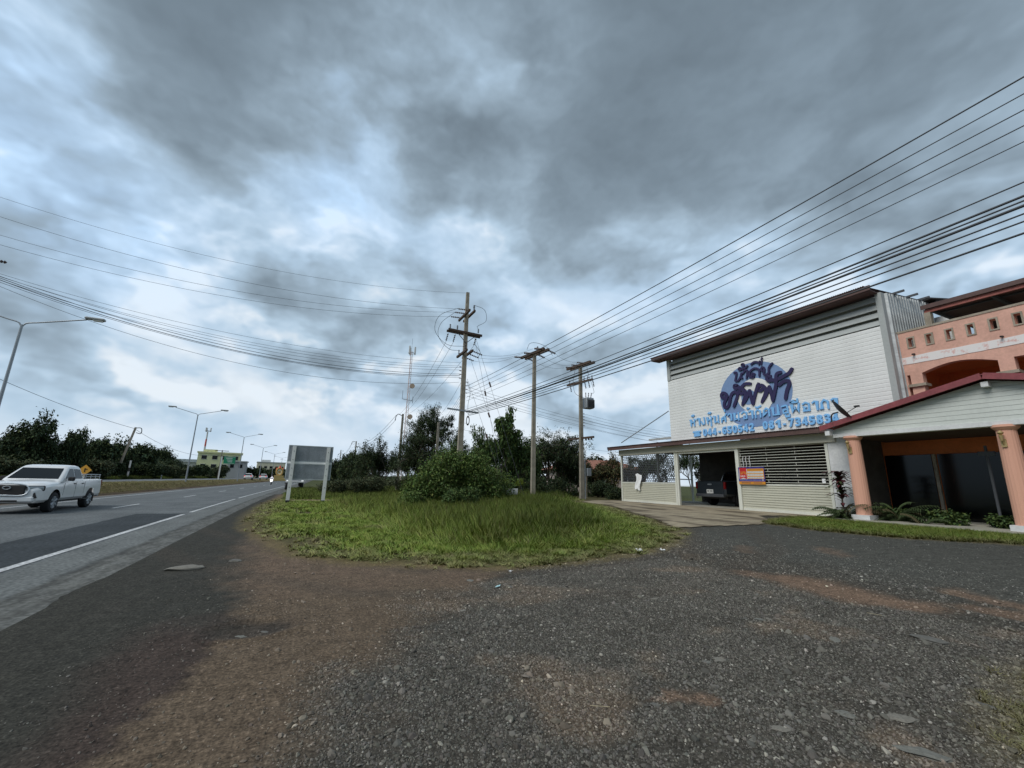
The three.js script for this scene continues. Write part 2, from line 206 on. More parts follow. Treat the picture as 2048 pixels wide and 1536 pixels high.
const RSTRIP = [[12.9, -9.1], [12.4, -7.2], [12.6, -5.5], [13.5, -3.9], [14.4, -1.5], [15.5, 3], [17, 3], [17.2, -9.3], [15.2, -9.7], [13.8, -9.35]];
const CORNER = [[5.35, -1.75], [4.75, -1.6], [4.15, -1.5], [3.75, -1.3], [3.5, -0.6], [6.5, 0.6], [8, -1.0]];
const APRON = [[17.6, -9.6], [14.9, -10.6], [13.6, -9.2], [12.3, -8.75], [9.7, -9.5], [10.3, -10.3], [11.9, -13.6], [13.7, -17.3], [14.2, -20.6], [15.7, -21.6], [17.6, -21.6]];
const C_ = { gravel: L3(81, 79, 74), brown: L3(117, 102, 87), brown2: L3(125, 107, 92), dark: L3(72, 71, 66), maroon: L3(82, 71, 66), orange: L3(136, 114, 98), soil: L3(104, 98, 66), tan: L3(190, 164, 140), rut: L3(92, 84, 76), asphalt: L3(95, 96, 92), dry: L3(134, 120, 80) };
const xDark = z => pw([[-40, -1.6], [-30, -1.5], [-20, -1.3], [-15.6, -1.2], [-13, -1.0], [-10.2, -0.85], [-8.5, -0.75], [-7, -0.5], [-5.7, -0.34], [-5.3, -0.5], [-4.5, -0.54], [-3.9, -0.68], [-3.35, -0.8], [-2, -0.95], [4, -1.2]], z);
const xGrav = z => pw([[-40, 20], [-7.9, 6.5], [-7.4, 4.9], [-7.0, 3.4], [-6.6, 2.7], [-6.3, 2.1], [-5.3, 1.5], [-4.6, 1.0], [-4.05, 0.65], [-3.8, 0.35], [-3.4, 0.1], [-2, -0.3], [4, -1]], z);
const segD = (x, z, ax, az, bx2, bz) => { const vx = bx2 - ax, vz = bz - az, t = clamp(((x - ax) * vx + (z - az) * vz) / (vx * vx + vz * vz)); return Math.hypot(x - ax - vx * t, z - az - vz * t); };
const ORANGE = [[6.6, -5.0, 6.75, -4.2, .25, .7], [6.75, -4.3, 6.6, -3.5, .42, 1], [6.6, -3.55, 6.75, -2.85, .3, 1], [7.9, -2.95, 7.7, -2.2, .22, .8], [7.2, -2.5, 7.3, -1.9, .22, .8], [9.8, -5.6, 9.3, -5.0, .2, .5], [8.7, -6.6, 8.2, -6.2, .2, .4], [2.6, -2.62, 2.78, -2.5, .1, .9]];
const TRACK = [[-3.4, -16], [-1.0, -10.2], [1.2, -7.2], [4.6, -5.6], [8.4, -6.6], [11.4, -9.4], [15, -13.5]];   // wheel ruts from the road to the garage
const trackD = (x, z) => { let d = 9; for (let i = 0; i < TRACK.length - 1; i++) d = Math.min(d, segD(x, z, ...TRACK[i], ...TRACK[i + 1])); return d; };
function lotColor(x, z) {
  const n1 = fbm(x * 1.1, z * 1.1, 4), n2 = fbm(x * 4.7 + 9, z * 4.7, 4, 0.6), n3 = noise2(x * 14, z * 14);
  const dG = x - xGrav(z) + 0.8 * n1 + 0.5 * n2, dD = x - xDark(z) + 0.22 * n2 + 0.12 * n1;
  let c = mix3(C_.brown, C_.brown2, sst(-6, -8.2, z + 1.5 * n1));
  c = mix3(c, C_.gravel, sst(-0.5, 0.7, dG) * (0.92 + 0.08 * n3));
  c = mix3(c, C_.brown, clamp(0.7 * sst(0.12, 0.38, fbm(x * 0.8 + 50, z * 0.8, 4)) * (1 - sst(6, 8, x))));
  // smoother drive towards the house
  c = mix3(c, C_.asphalt, 0.75 * sst(6.9, 8.4, x + 0.4 * z * 0.2 + 0.6 * n1) * sst(-10.5, -8.5, z + n1));
  // damp dark strip beside the shoulder
  let dk = mix3(C_.dark, C_.maroon, clamp(sst(-1.45, -0.9, x + 0.25 * n1) * sst(-6.4, -5.2, z + 0.5 * n1) * 1.05));
  dk = mix3(dk, C_.gravel, 0.7 * sst(0.18, 0.42, fbm(x * 1.5 + 20, z * 1.1, 4)) * sst(-5.0, -6.2, z) * sst(-2.2, -1.6, x));
  const hole = 1 - sst(0.6, 1.25, Math.hypot((x + 0.28) / 0.42, (z + 5.42) / 0.3) + 0.5 * n2); dk = mix3(dk, C_.dark, 0.5 * hole);
  const kD = Math.max(0.9 * hole, 1 - sst(-0.14 - 0.3 * sst(-5.5, -8, z), 0.08 + 0.3 * sst(-5.5, -8, z), dD + 0.25 * n1 * sst(-5.5, -8, z))); c = mix3(c, dk, kD);
  for (const o of ORANGE) { const d = segD(x, z, o[0], o[1], o[2], o[3]); if (d < 1.6) c = mix3(c, C_.orange, o[5] * (1 - sst(o[4] * 0.25, o[4] * 1.35, d + 0.18 * n2 + 0.1 * n1))); }
  { const td = Math.abs(trackD(x, z)), tk = 1 - sst(0.1, 0.34, Math.abs(td - 0.78) + 0.12 * n2); c = mix3(c, C_.rut, 0.34 * tk); }
  const dg = edgeDist(GRASS, x, z); if (dg > -1.2) { c = mix3(c, C_.dry, 0.65 * sst(-0.5, 0.05, dg + 0.3 * n2)); c = mix3(c, C_.soil, sst(-0.1, 0.4, dg + 0.35 * n2)); }
  if (z < -29 && z > -36 && x > -1) { const pd = Math.abs(z + 32.2 + 0.3 * Math.sin(x)); c = mix3(c, C_.tan, (1 - sst(0.5, 1.2, pd + 0.5 * n2)) * sst(-0.8, 0.2, x) * (1 - sst(7, 9, x))); }
  for (const P of [RSTRIP, CORNER]) { const d = edgeDist(P, x, z); if (d > -0.8) { c = mix3(c, C_.dry, (P === CORNER ? 0.25 : 0.6) * sst(-0.3, 0.05, d + 0.25 * n2)); c = mix3(c, C_.soil, sst(-0.05, 0.35, d + 0.25 * n2)); } }
  const v = 1 + 0.10 * n2 + 0.07 * n3; return [c[0] * v, c[1] * v, c[2] * v];
}
{
  const soilMat = SM({ vertexColors: true, map: T.gravel.clone(), bumpMap: T.gravelBump.clone(), bumpScale: 0.006 }); soilMat.map.repeat.set(1, 1); soilMat.bumpMap.repeat.set(1, 1);
  const xs = [...range(-2.75, 8.5, 0.065), ...range(8.5, 22.01, 0.22), 22], zs = [...range(7, -1, 0.3), ...range(-1, -9.5, 0.06), ...range(-9.5, -44, 0.2), -44];
  struct('gravel_lot', grid(xs, zs, LH, lotColor, 3.2), soilMat);
  // wide terrain below and beyond
  const tx = [...range(-900, -80, 60), ...range(-80, -30, 5), ...range(-30, -17.8, 1.2), ...range(-17.8, -11.4, 0.2), ...range(-11.4, 30, 1.5), ...range(30, 120, 8), ...range(120, 900, 60), 900];
  const tz = [...range(40, -10, 4), ...range(-10, -90, 1.0), ...range(-90, -440, 10), ...range(-440, -1400, 80), -1400];
  const pos = []; const g = grid(tx, tz, (x, z) => 0, (x, z) => [0, 0, 0], 4);
  const P = g.attributes.position, Cc = g.attributes.color, UV = g.attributes.uv;
  for (let i = 0; i < P.count; i++) {
    const s = P.getX(i), z = P.getZ(i), x = s + (Math.abs(s) < 200 ? bend(z) : bend(z)); P.setX(i, x); UV.setXY(i, x / 4, -z / 4);
    P.setY(i, Hh(x, z) - (s > -12.38 ? 0.07 : 0));
    const n = fbm(x * 0.35, z * 0.35, 4), m = fbm(x * 2, z * 2, 3); let c = mix3(L3(98, 100, 60), L3(78, 88, 48), clamp(0.5 + n));
    if (s < -12.3 && s > -17.5) { c = mix3(L3(150, 132, 94), L3(126, 116, 78), clamp(0.5 + 0.9 * m)); c = mix3(c, L3(96, 80, 66), 1 - sst(-12.45, -12.9, s + 0.5 * m)); }
    Cc.setXYZ(i, c[0] * (1 + 0.15 * m), c[1] * (1 + 0.15 * m), c[2] * (1 + 0.15 * m));
  }
  g.computeVertexNormals(); struct('terrain', g, soilMat);
  // carriageways
  const roadMat = SM({ vertexColors: true, roughness: 0.85, specularIntensity: 0.4, map: T.road.clone() }); roadMat.map.repeat.set(1, 1);
  const edge = z => pw([[-60, -2.0], [-48, -2.1], [-30, -2.3], [-17, -2.45], [-10, -2.45], [-7.8, -2.6], [-7, -2.5], [-6.4, -2.24], [-5.5, -1.95], [-4.9, -1.87], [4, -1.7]], z) + 0.07 * fbm(z * 1.7, 3.3, 4) + 0.03 * noise2(z * 6, 1);
  const rz = [...range(14, -2, 0.3), ...range(-2, -22, 0.09), ...range(-22, -40, 0.25), ...range(-40, -120, 2), ...range(-120, -460, 10), -460], us = range(0, 1.0001, 1 / 64);
  const pr = [], uv = [], col = [], idx = []; const nu = 129;
  for (const z of rz) for (let i = 0; i < nu; i++) {
    const u = Math.pow(i / 128, 0.55), s = -12.42 + u * (edge(z) + 12.42), x = s + bend(z); pr.push(x, -0.05 + 0.012 * sst(-2.2, -3, s) - 0.02 * (i === 128 ? 1 : 0) , z); uv.push(x / 8, -z / 8);
    const n = fbm(x * 0.9, z * 0.12 + 3, 4), m = fbm(x * 2.2, z * 2.2, 3); let c = L3(101, 104, 105);
    const wear = 0.5 + 0.5 * Math.cos((s + 5.8) * 2 * Math.PI / 1.75); c = mix3(c, L3(88, 91, 92), 0.5 * wear * clamp(0.6 + n));
    if (s > -4.0) c = mix3(c, L3(108, 110, 108), 0.8); if (s > -3.15 + 0.12 * m) c = mix3(c, L3(98, 97, 92), 0.7 + 0.3 * m);
    const cr = Math.abs(s + 3.12 + 0.14 * fbm(z * 0.9, 7, 4)); if (cr < 0.13) c = mix3(c, L3(52, 51, 48), 0.85 * (1 - cr / 0.13) * clamp(0.75 + m)); if (s > -3.1) { const cn = 1 - Math.abs(fbm(x * 3.1, z * 0.8 + 5, 4, 0.6)) * 5; if (cn > 0) c = mix3(c, L3(58, 56, 52), 0.6 * cn); }
    if (s < -11.6) c = mix3(c, L3(104, 90, 76), sst(-11.7, -12.3, s + 0.3 * m));
    col.push(...c.map(v => v * (1 + 0.07 * n + 0.05 * m)));
  }
  for (let j = 0; j < rz.length - 1; j++) for (let i = 0; i < nu - 1; i++) { const a = j * nu + i, b = a + 1, c = a + nu, d = c + 1; idx.push(a, b, d, a, d, c); }
  const rg = new THREE.BufferGeometry(); rg.setAttribute('position', new THREE.Float32BufferAttribute(pr, 3)); rg.setAttribute('uv', new THREE.Float32BufferAttribute(uv, 2)); rg.setAttribute('color', new THREE.Float32BufferAttribute(col, 3)); rg.setIndex(idx); rg.computeVertexNormals();
  struct('road', rg, roadMat);
  const strip = (s0, s1, z0, z1, y, rag = 0) => sheet(rag ? 6 : 1, Math.max(1, Math.round(Math.abs(z1 - z0) / (rag ? 0.15 : 1.0))), (u, v) => { const z = z0 + (z1 - z0) * v; let s = s0 + (s1 - s0) * u; if (rag) { if (u === 0) s += rag * fbm(z * 2.1, s0, 3); if (u === 1) s += rag * fbm(z * 2.1, s1 + 9, 3); } return [s + bend(z), y, z + (rag && (v === 0 || v === 1) ? 4 * rag * fbm(s * 2, z, 2) : 0)]; }, p => [p[0] / 8, -p[2] / 8]);
  const paint = S({ color: alb(205, 205, 200), roughness: 0.7, map: T.road.clone() }); paint.map.repeat.set(1, 1);
  struct('asphalt_patch', strip(-5.72, -4.25, 10, -21.8, -0.0335, 0.05), SM({ color: alb(60, 64, 67), roughness: 0.9, map: T.road.clone() })).material.map.repeat.set(1, 1);
  struct('far_carriageway', strip(-24.4, -17.25, 20, -440, 0.585), S({ color: alb(104, 107, 110), map: T.road.clone() })).material.map.repeat.set(1, 1);
  struct('edge_line', strip(-4.21, -4.07, 12, -21.3, -0.0295, 0.012), paint); struct('edge_line', strip(-4.2, -4.08, -22.5, -34.5, -0.0335, 0.012), paint); struct('edge_line', strip(-4.2, -4.08, -36, -140, -0.0335), paint);
  struct('edge_line', strip(-11.2, -11.08, 12, -140, -0.0335), paint);
  for (let z = -1.4; z > -140; z -= 12) struct('lane_dash', strip(-7.62, -7.5, z, z - 3.4, -0.0335, 0.01), paint);
  // concrete apron before the shutters
  const sh = new THREE.Shape(APRON.map(([x, z]) => new THREE.Vector2(x, -z))); const ag = new THREE.ShapeGeometry(sh); // flat triangles, refined below
  const apr = []; for (let x = 9.5; x < 17.6; x += 0.15) for (let z = -21.75; z < -8.4; z += 0.15) { const cx = x + 0.075, cz = z + 0.075; if (edgeDist(APRON, cx, cz) > 0.05 * noise2(cx * 3, cz * 3)) { const y = (a, b) => LH(a, b) + 0.022; apr.push([[x, y(x, z), z], [x, y(x, z + .15), z + .15], [x + .15, y(x + .15, z + .15), z + .15], [x + .15, y(x + .15, z), z]]); } }
  const agq = quads(apr); { const p = agq.attributes.position, u = agq.attributes.uv, c = new Float32Array(p.count * 3); for (let i = 0; i < p.count; i++) { const x = p.getX(i), z = p.getZ(i); u.setXY(i, x / 2, -z / 2); const st = sst(0.0, 0.3, fbm(x * 1.6, z * 0.45, 4)), n = fbm(x * 3, z * 3, 3); const q = mix3(L3(146, 136, 120), L3(96, 87, 76), st).map(v => v * (1 + 0.12 * n)); c.set(q, i * 3); p.setX(i, x + 0.02 * noise2(x * 9, z * 9)); } agq.setAttribute('color', new THREE.BufferAttribute(c, 3)); const nn = agq.attributes.normal; for (let i = 0; i < nn.count; i++) nn.setXYZ(i, 0, 1, 0); }
  const aMat = SM({ vertexColors: true, roughness: 0.9, map: T.concrete.clone() }); aMat.map.repeat.set(1, 1); struct('concrete_apron', agq, aMat);
  // hills low on the horizon
  const hill = (x, z, w, h, seed) => { const g2 = new THREE.SphereGeometry(1, 40, 16, 0, Math.PI * 2, 0, Math.PI / 2); const p = g2.attributes.position; for (let i = 0; i < p.count; i++) { const a = p.getX(i), b = p.getY(i), c = p.getZ(i); const k = 1 + 0.25 * fbm(a * 3 + seed, c * 3 + b, 4); p.setXYZ(i, a * w * k, b * h * k - 2, c * w * 0.3 * k); } g2.computeVertexNormals(); g2.translate(x, 0, z); return g2; };
  const hillMat = SM({ color: new THREE.Color().setRGB(0.05, 0.075, 0.035) }); struct('hill', hill(-120, -1150, 380, 16, 2), hillMat); struct('hill', hill(520, -1000, 420, 16, 5), hillMat);
}
// ------------------------------------------------------------------ gravel
function inst(name, geo, m, list, parent = scene) {
  const im = new THREE.InstancedMesh(geo, m, list.length), q = new THREE.Quaternion(), e = new THREE.Euler(), mt = new THREE.Matrix4(), c = new THREE.Color();
  list.forEach((o, i) => { e.set(o.r[0], o.r[1], o.r[2]); q.setFromEuler(e); mt.compose(V(...o.p), q, V(...o.s)); im.setMatrixAt(i, mt); if (o.c) im.setColorAt(i, c.setRGB(...o.c)); });
  im.name = parent === scene ? numbered(name) : name; im.castShadow = im.receiveShadow = true; im.userData.kind = 'stuff'; parent.add(im); return im;
}
function pebble(seed, d = 0) { const r = mulberry(seed); const g = mergeVertices(new THREE.IcosahedronGeometry(1, d).deleteAttribute('uv').deleteAttribute('normal')); const p = g.attributes.position; for (let i = 0; i < p.count; i++) { const k = 0.75 + 0.5 * r(); p.setXYZ(i, p.getX(i) * k, p.getY(i) * k * 0.75, p.getZ(i) * k); } const h = g.toNonIndexed(); h.computeVertexNormals(); return h; }
{
  const r = mulberry(4242), lists = [[], [], []], stoneMat = SM({ color: 0xffffff });
  const put = (x, z, size, wht) => {
    const c = lotColor(x, z); let v = wht ? 1.5 + 1.4 * r() : 0.6 + 0.75 * Math.pow(r(), 1.5); const base = mix3(c, C_.gravel, 0.5);
    lists[Math.floor(r() * 3)].push({ p: [x, LH(x, z) + size * 0.22, z], r: [r() * 0.7, r() * 6.3, r() * 0.7], s: [size * (0.7 + 0.7 * r()), size * (0.45 + 0.4 * r()), size * (0.7 + 0.7 * r())], c: base.map((q, i) => Math.min(0.62, q * v * (1 + 0.06 * (r() - 0.5)))) });
  };
  const ok = (x, z) => !(edgeDist(GRASS, x, z) > 0.05) && !(edgeDist(RSTRIP, x, z) > 0.1) && !(edgeDist(APRON, x, z) > 0) && x - bend(z) > -1.6 + 0.2 * noise2(x * 2, z);
  const dens = (x, z) => { const g = sst(-0.6, 0.9, x - xGrav(z) + 0.9 * fbm(x * 1.1, z * 1.1, 3)); const sm = 1 - 0.7 * sst(6.9, 8.4, x + 0.1 * z); let d = 0.035 + 0.965 * g * sm; for (const o of ORANGE) if (segD(x, z, o[0], o[1], o[2], o[3]) < o[4]) d *= 0.25; d *= 0.55 + 0.9 * sst(-0.35, 0.35, fbm(x * 1.7 + 3, z * 1.7, 3)); return d; };
  const fill = (n, x0, x1, z0, z1, s0, s1, wp) => { for (let k = 0; k < n; k++) { const x = x0 + (x1 - x0) * r(), z = z0 + (z1 - z0) * r(); if (r() > dens(x, z) || !ok(x, z)) continue; const w = r() < wp; put(x, z, (s0 + (s1 - s0) * Math.pow(r(), 2.2)) * (w ? 0.8 : 1), w); } };
  fill(190000, -1.6, 6.5, -6.5, -0.9, 0.003, 0.009, 0.05); fill(30000, -1.6, 6.5, -6.5, -0.9, 0.006, 0.015, 0.07); fill(70000, -1.6, 9.5, -10, -1, 0.006, 0.013, 0.05); fill(16000, -1.6, 13.5, -12, 0, 0.008, 0.016, 0.06); fill(5200, -1, 8, -9, -1, 0.012, 0.03, 0.1);
  lists.forEach((l, i) => tag(inst('gravel', pebble(10 + i), stoneMat, l), ['fine grey and brown gravel strewn over the open lot', 'grey gravel stones scattered over the open lot', 'sharp grey and whitish gravel chips on the lot'][i], 'gravel', null, 'stuff'));
  // larger flat stones, one by one
  const flat = [[4.71, -3.45, .1], [4.6, -3.55, .06], [4.82, -3.42, .07], [4.8, -2.75, .15], [5.58, -2.33, .22], [3.44, -2.93, .11], [3.3, -2.95, .08], [3.8, -2.64, .06], [3.69, -1.77, .13], [3.37, -1.53, .2], [2.39, -2.6, .06], [-1.53, -9.18, .44], [2.51, -6.63, .12], [4.41, -1.58, .11], [2.88, -2.04, .1], [3.43, -1.96, .09], [2.9, -6.0, .09], [1.9, -5.2, .08], [-0.35, -5.3, .12], [-0.15, -5.35, .08], [4.3, -4.6, .09], [5.6, -4.1, .08], [-0.9, -9.6, .24]];
  const fm = [mat([104, 104, 101], { map: T.concrete }), mat([92, 91, 89], { map: T.concrete }), mat([112, 109, 104], { map: T.concrete })];
  const protos = [pebble(301, 1), pebble(302, 1), pebble(303, 1)].map(g => uvM(g, 0.6));
  flat.forEach(([x, z, s], i) => { const o = obj('flat_stone', protos[i % 3], fm[i % 3]); o.position.set(x, LH(x, z) + s * 0.03, z); s *= 0.52; o.scale.set(s * (0.9 + 0.4 * r()), s * 0.2, s * (0.5 + 0.4 * r())); o.rotation.y = r() * 6; tag(o, 'flat grey stone half sunk in the loose gravel', 'stone', 'flat stones in the gravel'); });
}
// ------------------------------------------------------------------ buildings
function wpart(name, m, parent, ...geos) { const o = obj(name, geos, m, parent); let p = parent, t = V(0, 0, 0); while (p && p !== scene) { t.add(p.position); p = p.parent; } o.geometry.translate(-t.x, -t.y, -t.z); return o; }
function wgroup(name, parent) { const g = new THREE.Group(); g.name = name; parent.add(g); return g; }
const ZY = new THREE.Matrix4().makeBasis(V(0, 0, 1), V(0, 1, 0), V(-1, 0, 0));
function zy(pts, xBack, depth, holes = [], bevel = 0) {     // outline in (z, y), thickened towards -x from xBack
  const s = new THREE.Shape(pts.map(p => new THREE.Vector2(p[0], p[1]))); for (const h of holes) s.holes.push(new THREE.Path(h.map(p => new THREE.Vector2(p[0], p[1]))));
  const g = new THREE.ExtrudeGeometry(s, { depth, bevelEnabled: bevel > 0, bevelSize: bevel, bevelThickness: bevel, bevelSegments: 1 }); g.applyMatrix4(ZY); g.translate(xBack, 0, 0); return uvM(g);
}
function ribbed(z0, z1, y0, y1, x, pitch, d, flat = 0.68) { // horizontal ribs on a wall that faces -x
  const f = []; for (let y = y0; y < y1 - 1e-4; y += pitch) { const a = y, b = Math.min(y1, y + pitch * flat), c = Math.min(y1, y + pitch * (flat + 0.08)), e = Math.min(y1, y + pitch * 0.94), t = Math.min(y1, y + pitch);
    f.push([[x - d, a, z0], [x - d, a, z1], [x - d, b, z1], [x - d, b, z0]], [[x - d, b, z0], [x - d, b, z1], [x, c, z1], [x, c, z0]], [[x, c, z0], [x, c, z1], [x, e, z1], [x, e, z0]], [[x, e, z0], [x, e, z1], [x - d, t, z1], [x - d, t, z0]]); }
  return uvM(quads(f));
}
function ribbon(path, w, depth, x, smooth = true) {          // a raised letter stroke on a wall facing -x; path of (z, y)
  let p = path.map(q => new THREE.Vector2(q[0], q[1])); if (smooth && p.length > 2) p = new THREE.SplineCurve(p).getPoints(p.length * 4);
  const rings = p.map((q, i) => { const a = p[Math.max(0, i - 1)], b = p[Math.min(p.length - 1, i + 1)]; let tx = b.x - a.x, ty = b.y - a.y; const L = Math.hypot(tx, ty) || 1; tx /= L; ty /= L; let k = w / 2; if (!smooth && i > 0 && i < p.length - 1) { const d1x = q.x - a.x, d1y = q.y - a.y, l1 = Math.hypot(d1x, d1y); const c = (d1x * tx + d1y * ty) / l1; k = Math.min(w, k / Math.max(0.4, c)); }
    let qx = q.x, qy = q.y; if (i === 0) { qx -= tx * w * 0.4; qy -= ty * w * 0.4; } if (i === p.length - 1) { qx += tx * w * 0.4; qy += ty * w * 0.4; } const taper = smooth && (i === 0 || i === p.length - 1) ? 0.6 : 1;
    const nz = -ty * k * taper, ny = tx * k * taper; return [[x, qy + ny, qx + nz], [x - depth, qy + ny, qx + nz], [x - depth, qy - ny, qx - nz], [x, qy - ny, qx - nz]]; });
  return crease(loft(rings), 0.5);
}
const FLOOR = 0.55;
// ---- warehouse with the painted sign
{
  const w = thing('warehouse', 'tall white ribbed metal warehouse with raised Thai lettering and a blue disc', 'warehouse', [18, FLOOR, -12.3]);
  wpart('front_wall', M.sheetWhite, w, ribbed(-17.33, -7.32, 3.7, 7.2, 17.888, 0.146, 0.006, 0.72), bb(17.905, 17.98, 3.7, 7.2, -17.33, -7.32));
  wpart('corner_post', M.louvre, w, bb(17.85, 18.02, 7.2, 8.4, -17.32, -17.12)); wpart('corner_post', M.louvre, w, bb(17.84, 18.06, 3.9, 8.42, -7.315, -7.13));
  wpart('vent_backing', M.louvre, w, bb(18.09, 18.12, 7.2, 8.4, -17.1, -7.33));
  for (let i = 0; i < 4; i++) { const y = 7.34 + i * 0.29; wpart('louvre_slat', M.louvre, w, bx(0.018, i === 3 ? 0.2 : 0.235, 9.78).rotateZ(-0.42).translate(17.92, y, -12.22)); }
  wpart('fascia', M.roofBrown, w, bb(17.32, 17.36, 8.42, 8.6, -17.95, -7.2), bb(17.36, 17.9, 8.40, 8.43, -17.9, -7.22));
  // corrugated roof sheet
  const roof = []; for (let i = 0; i < 146; i++) { const z0 = -18 + i * 0.073, z1 = z0 + 0.0365, z2 = z0 + 0.073, y = x => 8.6 + (x - 17.28) * 0.085; roof.push([[17.28, y(17.28), z0], [17.28, y(17.28) + 0.03, z1], [23.5, y(23.5) + 0.03, z1], [23.5, y(23.5), z0]], [[17.28, y(17.28) + 0.03, z1], [17.28, y(17.28), z2], [23.5, y(23.5), z2], [23.5, y(23.5) + 0.03, z1]]); }
  wpart('roof', M.roofBrown, w, uvM(quads(roof)));
  // corrugated side wall facing +z, topped by purlin ends
  const sw = []; const N = 18; for (let i = 0; i < N; i++) { const x0 = 18.07 + i * 0.19, x1 = x0 + 0.095, x2 = x0 + 0.19, t = x => 8.4 + (x - 17.95) * 0.088; sw.push([[x0, 3.7, -7.14], [x0 + 0.03, 3.7, -7.05], [x0 + 0.03, t(x0), -7.05], [x0, t(x0), -7.14]], [[x0 + 0.03, 3.7, -7.05], [x1 + 0.02, 3.7, -7.05], [x1 + 0.02, t(x1), -7.05], [x0 + 0.03, t(x0), -7.05]], [[x1 + 0.02, 3.7, -7.05], [x1 + 0.05, 3.7, -7.14], [x1 + 0.05, t(x1), -7.14], [x1 + 0.02, t(x1), -7.05]], [[x1 + 0.05, 3.7, -7.14], [x2, 3.7, -7.14], [x2, t(x2), -7.14], [x1 + 0.05, t(x1), -7.14]]); }
  wpart('side_wall', M.zinc, w, uvM(quads(sw)), bb(18.07, 21.5, 3.7, 8.36, -7.19, -7.15));
  for (const x of [18.6, 19.6, 20.5]) wpart('purlin_end', M.steelDark, w, bb(x - 0.03, x + 0.03, 8.4 + (x - 17.95) * 0.088, 8.47 + (x - 17.95) * 0.088, -7.9, -6.75));
  wpart('torn_flashing', M.dark, w, beam([20.9, 8.72, -7.1], [22.2, 8.78, -6.7], 0.5, 0.06), beam([21.2, 8.66, -6.95], [22.3, 8.6, -6.5], 0.3, 0.12));
  wpart('back_wall', M.sheetWhite, w, bb(23.4, 23.5, 3.6, 8.7, -17.3, -7.2)); wpart('far_side_wall', M.zinc, w, bb(18.04, 23.4, 4.75, 8.4, -17.32, -17.26));
  wpart('brace_pipe', M.galv, w, bar([17.84, 5.52, -17.36], [17.3, 3.98, -20.75], 0.028));
  // painted disc with a white swirl
  const ell = (cz, cy, rz, ry, a0 = 0, a1 = Math.PI * 2, n = 48) => Array.from({ length: n }, (_, i) => { const a = a0 + (a1 - a0) * i / n; return [cz + rz * Math.cos(a), cy + ry * Math.sin(a)]; });
  const logo = wgroup('painted_disc', w);
  wpart('blue_disc', M.disc, logo, zy(ell(-12.33, 5.6, 1.73, 1.47), 17.882, 0.006));
  wpart('white_swirl', M.discWhite, logo, zy(ell(-12.3, 5.56, 0.84, 0.76), 17.8735, 0.005), zy([[-11.55, 5.5], [-11.5, 5.1], [-11.75, 4.78], [-12.2, 4.66], [-12.8, 4.7], [-13.2, 4.58], [-13.4, 4.72], [-12.9, 4.92], [-12.3, 4.92], [-11.95, 5.05], [-11.9, 5.3]], 17.8655, 0.003));
  wpart('blue_core', M.disc, logo, zy(ell(-12.58, 5.5, 0.36, 0.34), 17.866, 0.005));
  // lettering: brush script above, block letters and numerals below
  const letters = wgroup('script_lettering', w);
  const BIG = [[[[-13.7, 5.85], [-13.85, 5.92], [-13.95, 5.83], [-13.9, 5.7], [-13.75, 5.68]], [[-13.7, 5.84], [-13.65, 5.7], [-13.82, 5.42], [-13.82, 5.24], [-13.7, 5.19], [-13.57, 5.34], [-13.44, 5.7], [-13.3, 5.84], [-13.14, 5.83], [-13.08, 5.69], [-13.18, 5.47], [-13.33, 5.19]]], [[[-13.07, 6.14], [-13.19, 6.17], [-13.21, 6.06], [-13.09, 6.01], [-13.02, 6.09]], [[-13.08, 6.02], [-12.88, 6.0], [-12.67, 6.13], [-12.4, 6.09]]], [[[-12.77, 5.9], [-12.91, 5.92], [-12.97, 5.8], [-12.87, 5.71], [-12.75, 5.77]], [[-12.77, 5.9], [-12.68, 5.68], [-12.88, 5.2]], [[-12.86, 5.24], [-12.66, 5.46], [-12.47, 5.79]], [[-12.47, 5.79], [-12.43, 5.49], [-12.37, 5.16]], [[-12.37, 5.16], [-12.21, 5.6], [-12.02, 6.01]]], [[[-11.86, 5.92], [-11.99, 5.91], [-12.07, 5.77], [-11.96, 5.69], [-11.83, 5.76]], [[-11.86, 5.92], [-11.71, 5.65], [-11.94, 5.18]], [[-11.92, 5.23], [-11.73, 5.44], [-11.55, 5.79]], [[-11.55, 5.79], [-11.48, 5.47], [-11.45, 5.17]], [[-11.45, 5.17], [-11.24, 5.8], [-11.17, 6.24], [-10.99, 6.31]]], [[[-11.45, 6.24], [-11.57, 6.25], [-11.61, 6.14], [-11.52, 6.05], [-11.42, 6.11]], [[-11.47, 6.05], [-11.14, 6.04], [-10.79, 6.15], [-10.62, 6.22], [-10.51, 6.35]]], [[[-11.1, 5.78], [-10.92, 5.89], [-10.73, 5.89], [-10.68, 5.76], [-10.81, 5.49], [-10.91, 5.16]]]];
